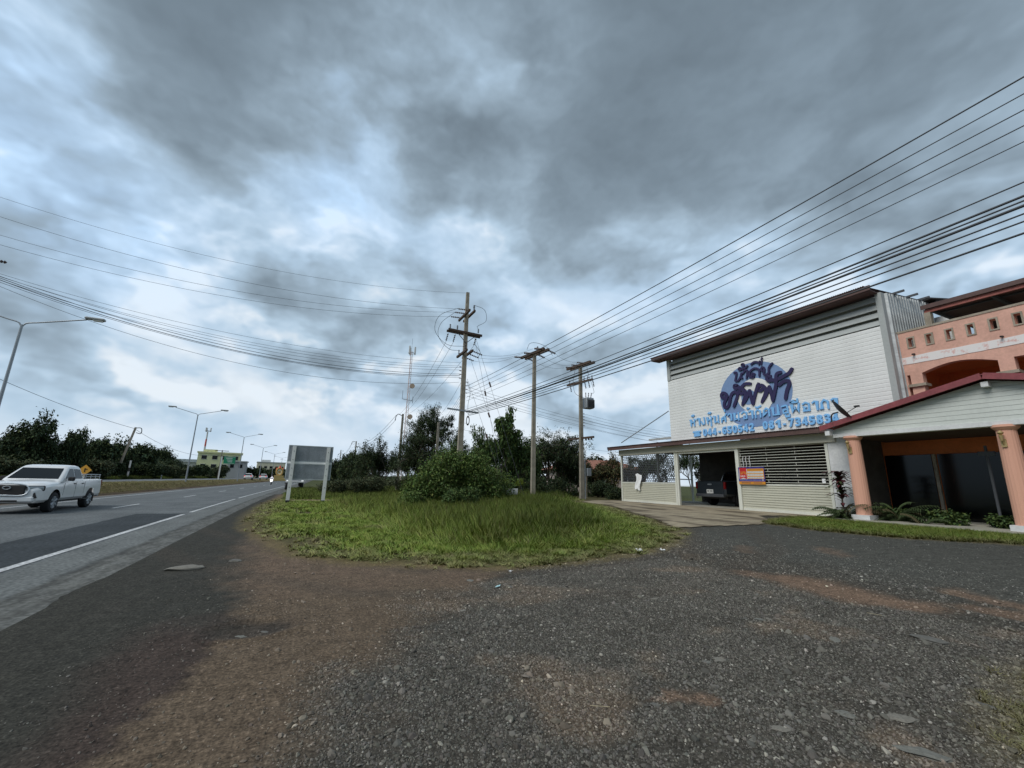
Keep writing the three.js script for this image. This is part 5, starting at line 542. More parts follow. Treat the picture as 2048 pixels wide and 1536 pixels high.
{
  const mp = (x, y, z) => [MP[0] + x, MP[1] + y, MP[2] + z];
  // along the road, over the lot, to a pole behind the viewer
  [[7.0, 7.45, 0.02], [6.78, 7.2, 0.014], [6.55, 6.98, 0.014], [6.32, 6.77, 0.014], [6.1, 6.55, 0.012]].forEach(([y0, y1, r], i) => wire(mp(0.2, y0 - 0.24, 0.1), [8.0, y1 + 0.15, 14], 0.42, r, 'thin power line strung over the lot in the upper set of five', 'upper wires over the lot'));
  [[5.55, 6.15, 0.012], [5.45, 5.92, 0.02], [5.4, 5.86, 0.014], [5.42, 5.75, 0.024], [5.36, 5.62, 0.014], [5.3, 5.5, 0.014], [5.25, 5.28, 0.018]].forEach(([y0, y1, r], i) => wire(mp(0.1 + i * 0.05, y0 - 0.24, 0.17), [8.1, y1 + 0.15, 14], 0.5, r * 1.5, 'black cable in the lower bundle strung over the lot', 'lower cables over the lot'));
  // across the road to the pole on the median
  wire(mp(0, 12.72, 0), [-13.3, 13.0, -24.3], 0.95, 0.011, 'topmost thin wire crossing the road from the pole tip', null);
  [[0.9, 12.05], [0.3, 11.3], [-0.5, 10.95]].forEach(([z, y]) => wire(mp(-0.85, 11.16, z), [-13.3, y, -24.3 + z * 0.3], 0.9, 0.013, 'thin high wire crossing the road below the topmost one', 'high wires crossing the road'));
  [[8.4, 9.72, 0.5, 0.012], [8.2, 9.62, 0.6, 0.012], [8.1, 9.66, 0.7, 0.014], [7.95, 9.5, 0.7, 0.014], [7.7, 9.62, 0.8, 0.022], [7.6, 9.55, 0.85, 0.026], [7.5, 9.45, 0.8, 0.016], [7.2, 9.35, 1.15, 0.014]].forEach(([y0, y1, sag, r]) => wire(mp(-0.25, y0 - 0.24, 0), [-13.3, y1, -24.3], sag + 0.35, r, 'dark cable in the thick bundle crossing the road', 'low cables crossing the road'));
  // pole to pole to the right
  const J2 = z => [12.37 - 0.75 + z * 0.12, 9.38, -22.87 + z * 1.4]; [0.75, 0.1, -0.7].forEach(z => wire(mp(0.85, 8.6, z), J2(z), 0.22, 0.012, 'short slack wire from the crowded pole to the plain pole', 'slack wires between the poles')); [0.75, 0, -0.75].forEach(z => wire([12.37 + 0.75 + z * 0.17, 9.28, -22.87 + z * 1.46], [16.51 - 0.75, 9.42, -23.84 + z * 1.2], 0.2, 0.012, 'short slack wire from the plain pole to the transformer pole', 'wires to the transformer pole'));
  // on along the road
  [[-1.05, 9.55, 0], [-0.6, 9.55, 1], [0.75, 9.55, 2]].forEach(([x, y, i]) => wire(mp(x, y, -0.5), [9.21 - 0.4 + i * 0.4, 8.4, -47.1], 0.55, 0.016, 'wire running down from the crowded pole to the roadside pole', 'wires running on along the road')); [[7.3, 7.6], [6.5, 6.9], [6.3, 6.6], [6.1, 6.3], [5.9, 6.1]].forEach(([y0, y1]) => wire(mp(-0.1, y0 - 0.24, 0), [10.6, y1 - 0.6, -38.5], 0.25, 0.014, 'low wire from the crowded pole towards the leaf wrapped pole', 'low wires running on along the road'));
  [[8.3, 8.8], [7.8, 8.5]].forEach(([y0, y1]) => { wire([8.5, y0, -47.1], [8.6, y1, -94.5], 1.5, 0.03, 'spaced aerial cable sagging between distant roadside poles', 'sagging cables beyond the sign'); wire([8.6, y1, -94.5], [10.4, y1 + 1.2, -149.6], 1.6, 0.035, 'spaced aerial cable to the farthest roadside pole', 'farthest sagging cables'); });
  // service lines to the right behind the transformer pole
  [[6.95, 5.7], [6.75, 5.4], [6.6, 4.9], [6.4, 4.85]].forEach(([y0, y1], i) => wire(mp(0.26, y0 - 0.24, 0.1), [31, y1 + 0.1 * i, -29], 0.35, 0.014, 'thin service wire passing behind the plain pole to the right', 'service wires behind the poles')); [[5.6], [5.4], [5.2], [5.0]].forEach(([y]) => wire([16.77, y + 0.5, -23.8], [30, y + 0.35, -27], 0.2, 0.012, 'thin service wire leaving the transformer pole to the right', 'service wires from the transformer pole')); wire([10, 5.2, -30], [30, 3.9, -27.5], 0.3, 0.014, 'single low wire behind the feathery tree', null);
  // guy wires
  [[0.6, 9.9, 3.0, 8.5, 2.6], [0.5, 10.0, 2.2, 8.5, 1.8], [0.3, 8.6, 2.2, 8, 3.2], [0.2, 7.2, 1.8, 8, 3.0]].forEach(([x, y, dx, a, dz], i) => { const A = mp(x, y, 0.1), B = [MP[0] + dx, 0.4, MP[2] + dz]; const g = thing('guy_wire', 'steel guy wire with a dark strain insulator anchored in the grass', 'guy wire', [0, 0, 0], 0, 'guy wires of the crowded pole'); const m = A.map((v, k) => v + (B[k] - v) * (0.3 + i * 0.06)), m2 = A.map((v, k) => v + (B[k] - v) * (0.33 + i * 0.06)); part('wire', M.wire, g, bar(A, B, 0.008, 0.008, 5)); part('strain_insulator', M.insul, g, bar(m, m2, 0.05, 0.05, 8)); });
  // far left pole lines
  wire([-42, 17.5, -60], [-24.5, 8.3, -86], 1.2, 0.045, 'sagging cable running into the trees across the road', 'cables across the road'); wire([-24.5, 8.3, -86], [-19.8, 7.6, -142], 2.2, 0.04, 'sagging cable from the leaning pole to the far pole', null);
}
// double arm street lamps on the median
{
  const lamp = thing('street_lamp', 'tall grey double arm street lamp on the grassy median', 'street lamp', [0, 0, 0], 0, 'street lamps on the median'); const h = 8.4;
  part('mast', M.galv, lamp, bar([0, -0.3, 0], [0, h - 0.1, 0], 0.09, 0.055, 10)); for (const s of [1, -1]) { part('bracket_arm', M.galv, lamp, tube([[0, h - 0.25, 0], [s * 0.12, h - 0.02, 0], [s * 0.6, h + 0.12, 0], [s * 2.4, h + 0.62, 0]], 0.035, 20)); const hd = part('lamp_head', mat([128, 130, 130], { metalness: 0.3, roughness: 0.5 }), lamp, rb(0.85, 0.14, 0.3, 0.06, s * 2.75, h + 0.72, 0)); part('lens', mat([196, 196, 184], { roughness: 0.2 }), hd, rb(0.42, 0.08, 0.22, 0.03, s * 2.88, h + 0.64, 0)); }
  lamp.position.set(-13.95, 0.55, -29.9); lamp.userData.label = 'large double arm street lamp on the median above the white pickup'; [[-12.75, -65.8, 'double arm street lamp on the median left of the cream building'], [-11.15, -99.7, 'double arm street lamp on the median beside the green direction sign'], [-10.15, -133.6], [-9.2, -170], [-8.1, -204], [-7.0, -238]].forEach(([x, z, lb]) => copyOf(lamp, [x, 0.58, z], 0, lb ?? 'small distant double arm street lamp between the green sign and the road sign'));
}
// the two panel road sign seen from behind
{
  const t = thing('road_sign', 'large two panel road sign seen from behind on two white posts', 'road sign', [0.35, 0, -29], -0.02); const back = mat([128, 133, 138], { map: T.metal, roughness: 0.5, metalness: 0.3 }), rim = mat([166, 172, 174], { map: T.metal, roughness: 0.5 });
  for (const [y0, y1] of [[2.4, 3.34], [1.36, 2.26]]) { const pn = part('panel', back, t, bx(2.42, y1 - y0, 0.03, 0, (y0 + y1) / 2, -0.09)); part('rim', rim, pn, bx(2.46, 0.05, 0.05, 0, y1, -0.09), bx(2.46, 0.05, 0.05, 0, y0, -0.09), bx(0.05, y1 - y0, 0.05, -1.215, (y0 + y1) / 2, -0.09), bx(0.05, y1 - y0, 0.05, 1.215, (y0 + y1) / 2, -0.09)); }
  part('cross_rail', mat([226, 228, 228]), t, bx(2.5, 0.1, 0.03, 0, 2.33, -0.07)); for (const x of [-0.93, 0.97]) { const p = part('post', M.whitePost, t, bx(0.2, 3.6, 0.14, x, 1.5, 0.02)); part('bolt', M.steelDark, p, ...[0.9, 1.6, 2.0, 2.5, 3.0].map(y => cyl(0.02, 0.02, 0.03, x, y, 0.1, 8, 'z'))); part('black_foot', M.dark, p, bx(0.206, 0.28, 0.146, x, 0.02, 0.02)); }
}
// warning sign, green sign, marker posts across the road
{
  const w = thing('warning_sign', 'yellow diamond warning sign on a post across the road', 'warning sign', [-13.6, 0.6, -40.2]); part('post', M.whitePost, w, bx(0.08, 1.4, 0.08, 0, 0.5, 0)); part('plate', mat([200, 138, 54]), w, bx(0.52, 0.52, 0.02, 0, 0, 0).rotateZ(Math.PI / 4).translate(0, 1.02, 0.06)); part('symbol', M.dark, w, bx(0.06, 0.26, 0.01, 0, 1.02, 0.078), bx(0.16, 0.05, 0.01, 0.05, 1.08, 0.0785));
  const g = thing('direction_sign', 'green direction sign with white lines on a tall pale post', 'road sign', [-13.9, 0.55, -104]); part('post', M.whitePost, g, bx(0.2, 4.6, 0.2, -1.0, 2.3, 0)); part('plate', mat([30, 112, 82]), g, bx(2.0, 1.5, 0.05, 0.4, 3.9, 0.1)); part('border', M.white, g, bx(1.84, 0.05, 0.01, 0.4, 4.55, 0.13), bx(1.84, 0.05, 0.01, 0.4, 3.25, 0.13)); part('lettering', M.white, g, ...[4.3, 3.95, 3.6].map((y, i) => bx(1.1 - i * 0.15, 0.13, 0.01, 0.3 + i * 0.1, y, 0.131)));
  const m = thing('marker_post', 'short white marker post at the edge of the far trees', 'marker post', [-26.6, 0.62, -71]); part('post', M.white, m, bx(0.15, 0.7, 0.15, 0, 0.35, 0)); part('band', M.dark, m, bx(0.155, 0.15, 0.155, 0, 0.35, 0)); copyOf(m, [-22.2, 0.62, -96], 0, 'pale leaning post before the far hedge'); const ps = copyOf(m, [-24.6, 0.62, -88], 0, 'tall pale post standing in the far hedge'); ps.scale.set(1.2, 4, 1.2);
  const a = thing('portrait_arch', 'golden roadside display frame with an oval panel and red finial', 'display', [-6.6, 0.1, -160]); part('base', mat([138, 122, 78]), a, rb(4.2, 0.9, 0.8, 0.1, 0, 0.45, 0), rb(2.8, 0.8, 0.6, 0.1, 0, 1.3, 0)); part('frame', mat([156, 128, 78]), a, new THREE.TorusGeometry(0.95, 0.3, 8, 28).scale(0.9, 1.2, 1).translate(0, 2.9, 0)); part('oval_panel', mat([206, 202, 168]), a, new THREE.CircleGeometry(0.92, 28).scale(0.9, 1.2, 1).translate(0, 2.9, 0.05)); part('emblem', mat([150, 120, 70]), a, new THREE.CircleGeometry(0.4, 20).translate(0, 2.85, 0.07)); part('finial', mat([190, 70, 62]), a, cyl(0.4, 0.02, 1.0, 0, 4.5, 0, 8), cyl(0.2, 0.02, 0.7, -0.9, 4.0, 0, 8), cyl(0.2, 0.02, 0.7, 0.9, 4.0, 0, 8));
}
// masts
{
  const t = thing('cell_mast', 'tall slim lattice phone mast with three antennas above the spreading tree', 'phone mast', [25, 0.5, -122.5]); const H = 38, gs = [], leg = (a, y) => { const r = 0.55 - 0.25 * y / H; return [Math.cos(a) * r, y, Math.sin(a) * r]; };
  for (let k = 0; k < 3; k++) { const a = k * 2.094; gs.push(bar(leg(a, 0), leg(a, H), 0.06, 0.05, 6)); for (let i = 0; i < 26; i++) { const y = i * H / 26; gs.push(bar(leg(a, y), leg(a + 2.094, y + H / 26), 0.025, 0.025, 4)); } } part('lattice', mat([168, 150, 146]), t, ...gs); for (let k = 0; k < 3; k++) part('panel_antenna', M.white, t, rb(0.45, 2.4, 0.3, 0.08, Math.cos(k * 2.1 + .3) * 1.0, H + 0.2, Math.sin(k * 2.1 + .3) * 1.0)); part('ring_mount', M.steelDark, t, new THREE.TorusGeometry(0.9, 0.06, 6, 20).rotateX(Math.PI / 2).translate(0, H - 0.6, 0)); for (const [y, s] of [[27.5, 1], [18.5, 1]]) part('dish_antenna', mat([150, 132, 116]), t, cyl(0.7, 0.7, 0.5, 0.9 * s, y, 0.3, 20, 'z')); part('side_mount', M.steelDark, t, bar([-1.6, 23.5, 0], [1.4, 23.2, 0], 0.06), bar([-1.6, 23.5, 0], [-1.6, 26, 0], 0.05), bar([1.4, 22.5, 0], [1.4, 24.5, 0], 0.06)); part('lightning_rod', M.steelDark, t, bar([0, H, 0], [0, H + 4, 0], 0.03));
  const u = thing('phone_mast', 'slim red and white phone mast behind the cream building', 'phone mast', [-44.4, 0.6, -256]); for (let i = 0; i < 6; i++) part('mast_section', i % 2 ? M.white : mat([168, 84, 76]), u, cyl(0.55 - i * 0.04, 0.51 - i * 0.04, 3.6, 0, 1.8 + i * 3.6, 0, 8)); for (let k = 0; k < 3; k++) part('panel_antenna', M.white, u, rb(0.5, 2, 0.4, 0.1, Math.cos(k * 2.1) * 1.2, 22.6, Math.sin(k * 2.1) * 1.2)); part('ring_mount', M.steelDark, u, new THREE.TorusGeometry(1.1, 0.1, 6, 18).rotateX(Math.PI / 2).translate(0, 22, 0));
}
// far buildings
{
  const cream = mat([196, 190, 150], { map: T.grime }), grey = mat([150, 152, 150], { map: T.grime }), pale = mat([206, 200, 190], { map: T.grime });
  const b = thing('apartment_building', 'flat roofed cream building above the far roadside trees', 'building', [-27.4, 0.6, -188], 0.12); part('wall', cream, b, bx(13, 8.6, 9, 0, 4.3, 0)); part('roof_slab', cream, b, bx(13.6, 0.5, 9.6, 0, 8.6, 0)); part('parapet', cream, b, bx(4, 0.9, 0.3, -3, 9.2, 4)); for (let f = 0; f < 2; f++) for (let i = 0; i < 4; i++) { const w = part('window', M.glassDark, b, bx(1.5, 1.3, 0.1, -4.6 + i * 3.1, 6.9 - f * 3, 4.52)); part('frame', M.white, w, bx(1.7, 0.1, 0.16, -4.6 + i * 3.1, 7.6 - f * 3, 4.52), bx(1.7, 0.1, 0.16, -4.6 + i * 3.1, 6.2 - f * 3, 4.52)); }
  const c = thing('shop_building', 'pale grey long building beyond the road bend', 'building', [-15.2, 0.4, -262], 0.1); part('wall', mat([184, 178, 158], { map: T.grime }), c, bx(13, 8, 8, 0, 4, 0)); part('roof_slab', grey, c, bx(13.4, 0.4, 8.4, 0, 8.1, 0)); part('upper_room', pale, c, bx(4, 1.2, 4, -2.5, 8.8, 0)); for (let i = 0; i < 5; i++) part('window', M.glassDark, c, bx(1.3, 1.1, 0.1, -5 + i * 2.5, 5.6, 4.02)); part('awning', M.steelDark, c, bx(13, 0.3, 2, 0, 3.1, 5)); part('shop_front', M.glassDark, c, bx(12, 2.6, 0.1, 0, 1.4, 4.03));
  const d = thing('shed', 'long grey metal roofed shed behind the far trees', 'shed', [-47, 0.6, -205], 0.05); part('wall', grey, d, bx(22, 5.5, 8, 0, 2.75, 0)); part('roof', mat([168, 176, 180], { map: T.metal }), d, poly([[-11.4, 5.4], [11.4, 5.4], [11, 6.5], [-11, 6.5]], 8.6).translate(0, 0, -4.3));
  const e = thing('white_house', 'small whitewashed house half hidden in the far trees', 'house', [-32, 0.6, -112], 0.3); part('wall', pale, e, bx(6, 3, 5, 0, 1.5, 0)); part('roof', mat([120, 104, 98]), e, poly([[-3.6, 2.9], [3.6, 2.9], [0, 4.2]], 5.6).translate(0, 0, -2.8)); part('window', M.glassDark, e, bx(1, 1, 0.08, 1, 1.7, 2.53));
  const f = thing('row_house', 'grey narrow house beside the green direction sign', 'house', [-19.6, 0.5, -170]); part('wall', mat([132, 134, 136], { map: T.grime }), f, bx(5, 5.4, 6, 0, 2.7, 0)); part('roof', grey, f, bx(5.6, 0.3, 6.6, 0, 5.5, 0)); for (let i = 0; i < 2; i++) part('window', M.glassDark, f, bx(1, 1.1, 0.1, -1.2 + i * 2.4, 4, 3.02));
  const hs = thing('pink_bungalow', 'low pink bungalow with orange tiled roof behind the trees', 'house', [29, 0.5, -40], -0.35); part('wall', mat([206, 172, 166], { map: T.plaster }), hs, bx(9, 2.6, 6, 0, 1.3, 0)); const rf = part('roof', mat([134, 90, 74], { map: T.metal }), hs, crease(loft([[[-5.2, 2.45, -3.8], [-5.2, 2.45, 3.8], [5.2, 2.45, 3.8], [5.2, 2.45, -3.8]], [[-2.6, 3.6, -0.1], [-2.6, 3.6, 0.1], [2.6, 3.6, 0.1], [2.6, 3.6, -0.1]]]), 0.2)); for (const x of [-2.6, 0.6, 3]) { const w = part('window', M.glassDark, hs, bx(1.1, 1.1, 0.1, x, 1.5, 3.01)); part('frame', M.white, w, bx(0.06, 1.1, 0.14, x, 1.5, 3.02), bx(1.2, 0.07, 0.14, x, 2.08, 3.02)); }
}
// ------------------------------------------------------------------ vegetation
const leafMat = SM({ vertexColors: true, roughness: 0.9, side: THREE.DoubleSide });
class Leaves {
  constructor(seed) { this.r = mulberry(seed); this.pos = []; this.nor = []; this.col = []; }
  leaf(p, size, c, droop = 0.2, len = 1.7) {
    const r = this.r; const th = r() * 6.283, ph = (r() - 0.5) * 1.6 - droop; const d = [Math.cos(th) * Math.cos(ph), Math.sin(ph), Math.sin(th) * Math.cos(ph)]; const t2 = th + 1.57 + (r() - 0.5) * 1.2; let s = [Math.cos(t2), (r() - 0.5) * 0.9, Math.sin(t2)];
    const L = size * len * (0.7 + 0.6 * r()), W = size * 0.5 * (0.7 + 0.6 * r()); const v = 0.72 + 0.56 * r(), y = (r() - 0.5) * 0.3;
    const a = p, b = p.map((q, i) => q + d[i] * L * 0.45 + s[i] * W), e = p.map((q, i) => q + d[i] * L - (i === 1 ? L * 0.12 : 0)), f = p.map((q, i) => q + d[i] * L * 0.45 - s[i] * W);
    const u1 = b.map((q, i) => q - a[i]), u2 = e.map((q, i) => q - a[i]); let n = [u1[1] * u2[2] - u1[2] * u2[1], u1[2] * u2[0] - u1[0] * u2[2], u1[0] * u2[1] - u1[1] * u2[0]]; const nl = Math.hypot(...n) || 1; n = n.map(q => q / nl);
    for (const q of [a, b, e, a, e, f]) { this.pos.push(...q); this.nor.push(...n); this.col.push(c[0] * v * (1 + y), c[1] * v, c[2] * v * (1 - y)); }
  }
  geo() { const g = new THREE.BufferGeometry(); g.setAttribute('position', new THREE.Float32BufferAttribute(this.pos, 3)); g.setAttribute('normal', new THREE.Float32BufferAttribute(this.nor, 3)); g.setAttribute('color', new THREE.Float32BufferAttribute(this.col, 3)); g.setAttribute('uv', new THREE.Float32BufferAttribute(new Float32Array(this.pos.length / 3 * 2), 2)); return g; }
}
const barkMat = mat([92, 82, 72], { map: T.bark });
function tree(name, label, pos, o, group) {
  const r = mulberry(o.seed), wood = [], tips = [], L = new Leaves(o.seed + 9);
  const grow = (p, d, len, rad, lv) => {
    const pts = [p]; let q = p, dd = d; const n = 3; for (let i = 0; i < n; i++) { dd = dd.map((v, k) => v + (r() - 0.5) * (o.wiggle ?? 0.35)); dd[1] += (o.lift ?? 0.05) - (lv >= o.levels - 1 ? (o.droop ?? 0) : 0); const l = Math.hypot(...dd); dd = dd.map(v => v / l); q = q.map((v, k) => v + dd[k] * len / n); pts.push(q); if (lv >= o.levels - 1) tips.push([q, len]); }
    wood.push(taper(pts, rad, rad * 0.62, lv < 2 ? 7 : 4));
    if (lv >= o.levels) return; const kids = lv === 0 ? (o.limbs ?? 4) : (o.kids ?? 3); const a0 = r() * 6.28;
    for (let k = 0; k < kids; k++) { const a = a0 + k / kids * 6.283 + (r() - 0.5) * 0.7, sp = (o.spread ?? 0.7) * (0.6 + 0.7 * r()); let u = Math.abs(dd[1]) < 0.9 ? [0, 1, 0] : [1, 0, 0]; let s = cross(dd, u), sl = Math.hypot(...s); s = s.map(v => v / sl); const t = cross(s, dd); const nd = dd.map((v, i) => v * Math.cos(sp) + (s[i] * Math.cos(a) + t[i] * Math.sin(a)) * Math.sin(sp)); const at = pts[k % 2 ? n : Math.max(1, n - 1)]; grow(at, nd, len * (o.ratio ?? 0.72) * (0.8 + 0.4 * r()), rad * 0.58, lv + 1); }
  };
  const cross = (a, b) => [a[1] * b[2] - a[2] * b[1], a[2] * b[0] - a[0] * b[2], a[0] * b[1] - a[1] * b[0]];
  const stems = o.stems ?? 1; for (let i = 0; i < stems; i++) { const a = i / stems * 6.283 + r(); const ln = o.lean ?? [0, 0]; grow([stems > 1 ? Math.cos(a) * 0.25 : 0, -0.15, stems > 1 ? Math.sin(a) * 0.25 : 0], nrm([ln[0] + (stems > 1 ? Math.cos(a) * 0.45 : 0), 1, ln[1] + (stems > 1 ? Math.sin(a) * 0.45 : 0)]), o.h * (o.trunk ?? 0.4) * (0.85 + 0.3 * r()), (o.rad ?? 0.14) * (stems > 1 ? 0.6 : 1), 0); }
  // fit the skeleton's leaf cloud to the height asked for
  const per = Math.max(2, Math.round(o.leaves / tips.length)); for (const [p, len] of tips) { const R = len * (o.puff ?? 0.45); for (let k = 0; k < per; k++) { const g = () => (r() + r() + r() - 1.5) * 0.9; const pp = [p[0] + g() * R, p[1] + g() * R * 0.8, p[2] + g() * R]; if (pp[1] < 0.05) continue; L.leaf(pp, o.leaf, o.cols[Math.floor(r() * o.cols.length)], o.leafDroop ?? 0.25, o.leafLen ?? 1.7); } }
  if (o.lobes) for (const [x, y, z, R, n] of o.lobes) lobe(L, r, x, y, z, R, n, o);
  const t = thing(name, label, o.category ?? 'tree', pos, o.turn ?? 0, group); part('trunk', o.bark ?? barkMat, t, ...wood); part('crown', leafMat, t, L.geo());
  const bb2 = new THREE.Box3().setFromObject(t.children[1]); const k = o.h / (bb2.max.y - pos[1]); const kw = o.width ? o.width / Math.max(0.1, (bb2.max.x - bb2.min.x + bb2.max.z - bb2.min.z) / 2) : k; for (const c of t.children) c.geometry.scale(kw, k, kw); return t;
}
const nrm = v => { const l = Math.hypot(...v); return v.map(q => q / l); };
function taper(pts, r0, r1, seg) { const rings = pts.map((p, i) => { const a = pts[Math.max(0, i - 1)], b = pts[Math.min(pts.length - 1, i + 1)], d = nrm(b.map((v, k) => v - a[k])), u = Math.abs(d[1]) < 0.9 ? [0, 1, 0] : [1, 0, 0]; const s = nrm([d[1] * u[2] - d[2] * u[1], d[2] * u[0] - d[0] * u[2], d[0] * u[1] - d[1] * u[0]]), t = [s[1] * d[2] - s[2] * d[1], s[2] * d[0] - s[0] * d[2], s[0] * d[1] - s[1] * d[0]]; const R = r0 + (r1 - r0) * i / (pts.length - 1); return Array.from({ length: seg }, (_, k) => { const a2 = k / seg * 6.283; return p.map((v, q) => v + R * (s[q] * Math.cos(a2) + t[q] * Math.sin(a2))); }); }); return loft(rings, false, false); }
function lobe(L, r, x, y, z, R, n, o) { const f = 2.2 / 1; for (let k = 0; k < n; k++) { const th = r() * 6.283, cz = 2 * r() - 1, s = Math.sqrt(1 - cz * cz); const d = [Math.cos(th) * s, cz, Math.sin(th) * s]; const bump = 1 + 0.32 * noise3(d[0] * f + x * 3, d[1] * f + y * 3, d[2] * f + z * 3) + 0.14 * noise3(d[0] * 6 + x, d[1] * 6, d[2] * 6); const q = (0.55 + 0.5 * Math.sqrt(r())) * R * bump; const p = [x + d[0] * q, y + d[1] * q * 0.85, z + d[2] * q]; if (p[1] < 0.02) continue; L.leaf(p, o.leaf, o.cols[Math.floor(r() * o.cols.length)], o.leafDroop ?? 0.2, o.leafLen ?? 1.7); } }
function shrub(name, label, pos, o, group) {                 // a leafy mass of several lobes on short stems
  const r = mulberry(o.seed), L = new Leaves(o.seed + 5), wood = []; const n = o.n ?? 7; const W = o.width / 2, D = (o.depth ?? o.width) / 2;
  for (let i = 0; i < n; i++) { const a = r() * 6.283, q = Math.sqrt(r()) * 0.68; const R = o.h * (0.26 + 0.2 * r()), x = Math.cos(a) * q * W, z = Math.sin(a) * q * D, y = Math.max(R * 0.5, (o.h - R) * (1 - 0.65 * q * q) * (i % 3 ? 0.55 + 0.45 * r() : 1)); lobe(L, r, x, y, z, R, Math.round(o.leaves / n), o); wood.push(taper([[x * 0.3, -0.1, z * 0.3], [x * 0.7, y * 0.5, z * 0.7], [x, y + R * 0.3, z]], 0.035, 0.012, 5)); for (let k = 0; k < 3; k++) { const b = r() * 6.283, e = [x + Math.cos(b) * R * 1.05, y + R * (0.3 + 0.8 * r()), z + Math.sin(b) * R * 1.05]; wood.push(taper([[x, y * 0.7, z], e], 0.012, 0.005, 4)); for (let m = 0; m < (o.sprig ?? 10); m++) { const t = 0.7 + 0.45 * r(); L.leaf([x + (e[0] - x) * t, y * 0.7 + (e[1] - y * 0.7) * t, z + (e[2] - z) * t].map(v => v + (r() - 0.5) * 0.12), o.leaf, o.cols[Math.floor(r() * o.cols.length)], 0.1); } } }
  const t = thing(name, label, o.category ?? 'shrub', pos, 0, group); part('stems', barkMat, t, ...wood); part('foliage', leafMat, t, L.geo()); return t;
}
const G_ = (x, z) => Hh(x, z) - 0.05;
const dk = [[0.052, 0.075, 0.034], [0.044, 0.065, 0.034], [0.065, 0.086, 0.034], [0.058, 0.078, 0.044]], md = [[0.072, 0.117, 0.039], [0.088, 0.137, 0.044], [0.065, 0.101, 0.039], [0.104, 0.143, 0.047]], br = [[0.111, 0.169, 0.047], [0.130, 0.189, 0.052], [0.091, 0.150, 0.044], [0.150, 0.189, 0.065]], olive = [[0.091, 0.111, 0.058], [0.072, 0.091, 0.047], [0.111, 0.117, 0.065]], red = [[0.117, 0.078, 0.039], [0.091, 0.085, 0.039], [0.065, 0.078, 0.036]];
// bush around the crowded pole
shrub('leafy_bush', 'large green bush swallowing the foot of the crowded utility pole', [6.9, G_(6.9, -20.2), -20.2], { h: 3.0, width: 4.0, depth: 3.2, n: 13, leaves: 22000, leaf: 0.065, seed: 11, cols: br, sprig: 24 });
shrub('leafy_bush', 'lower rounded green bush left of the crowded utility pole', [5.2, G_(5.2, -20.4), -20.4], { h: 1.95, width: 2.6, n: 8, leaves: 9000, leaf: 0.06, seed: 12, cols: br, sprig: 24 });
shrub('leafy_bush', 'fresh green bush right of the crowded utility pole', [8.9, G_(8.9, -20.6), -20.6], { h: 2.3, width: 2.4, n: 8, leaves: 9000, leaf: 0.06, seed: 13, cols: br, sprig: 20 });
shrub('low_bush', 'low bush with sprigs before the big green bush', [6.4, G_(6.4, -17.4), -17.4], { h: 1.25, width: 2.9, n: 8, leaves: 9000, leaf: 0.05, seed: 14, cols: md, sprig: 18 });
shrub('low_bush', 'small bush at the left foot of the big green bush', [4.3, G_(4.3, -19), -19], { h: 1.1, width: 1.8, n: 6, leaves: 5000, leaf: 0.05, seed: 15, cols: br });
// trees behind
tree('rain_tree', 'dark spreading tree with a flat gnarled crown behind the poles', [11.0, G_(11, -42), -42], { h: 8.6, width: 7.4, seed: 35, levels: 5, limbs: 4, kids: 3, spread: 0.62, ratio: 0.76, trunk: 0.3, rad: 0.22, wiggle: 0.6, lift: 0.05, leaves: 24000, leaf: 0.075, puff: 0.42, cols: dk, lean: [0.1, 0] });
tree('rain_tree', 'wide low branched dark tree left of the gnarled spreading tree', [9.9, G_(9.9, -41), -41.2], { h: 7.3, width: 6.4, seed: 39, levels: 5, limbs: 5, kids: 3, spread: 0.78, ratio: 0.74, trunk: 0.3, rad: 0.2, wiggle: 0.6, lift: 0.02, leaves: 22000, leaf: 0.08, puff: 0.5, cols: dk });
tree('broadleaf_tree', 'leafy green tree right of the slender tree, behind the plain pole', [14.3, G_(14.3, -28), -28.4], { h: 3.8, width: 4.0, seed: 40, levels: 4, limbs: 5, spread: 0.75, trunk: 0.25, leaves: 14000, leaf: 0.085, puff: 0.75, cols: md, stems: 3 });
tree('broadleaf_tree', 'dark dense roadside tree left of the low crossarm pole', [8.1, G_(8, -51.4), -51.4], { h: 6.5, width: 6, seed: 32, levels: 4, limbs: 5, kids: 3, spread: 0.7, trunk: 0.25, leaves: 17000, leaf: 0.11, puff: 0.75, cols: dk, stems: 3 });
tree('broadleaf_tree', 'dark bushy roadside tree right of the road sign', [7.0, G_(7, -62), -62], { h: 5.7, width: 6.5, seed: 33, levels: 4, limbs: 5, kids: 3, spread: 0.8, trunk: 0.2, leaves: 16000, leaf: 0.12, puff: 0.8, cols: dk, stems: 4 });
tree('broadleaf_tree', 'tall dark tree standing under the spreading tree crown', [9.9, G_(9.9, -45), -44.6], { h: 5.6, width: 4.6, seed: 34, levels: 4, limbs: 5, spread: 0.65, trunk: 0.25, leaves: 14000, leaf: 0.1, puff: 0.75, cols: dk, stems: 3 });
tree('broadleaf_tree', 'far dark tree beside the thin distant pole', [9.3, 0.25, -92], { h: 6.6, width: 8, seed: 35, levels: 4, spread: 0.8, trunk: 0.25, leaves: 9000, leaf: 0.2, puff: 0.8, cols: dk, stems: 3 });
tree('broadleaf_tree', 'farthest dark roadside tree right of the road sign', [9.4, 0.25, -122], { h: 7.0, width: 9, seed: 36, levels: 4, spread: 0.8, trunk: 0.25, leaves: 9000, leaf: 0.24, puff: 0.8, cols: dk, stems: 3 });
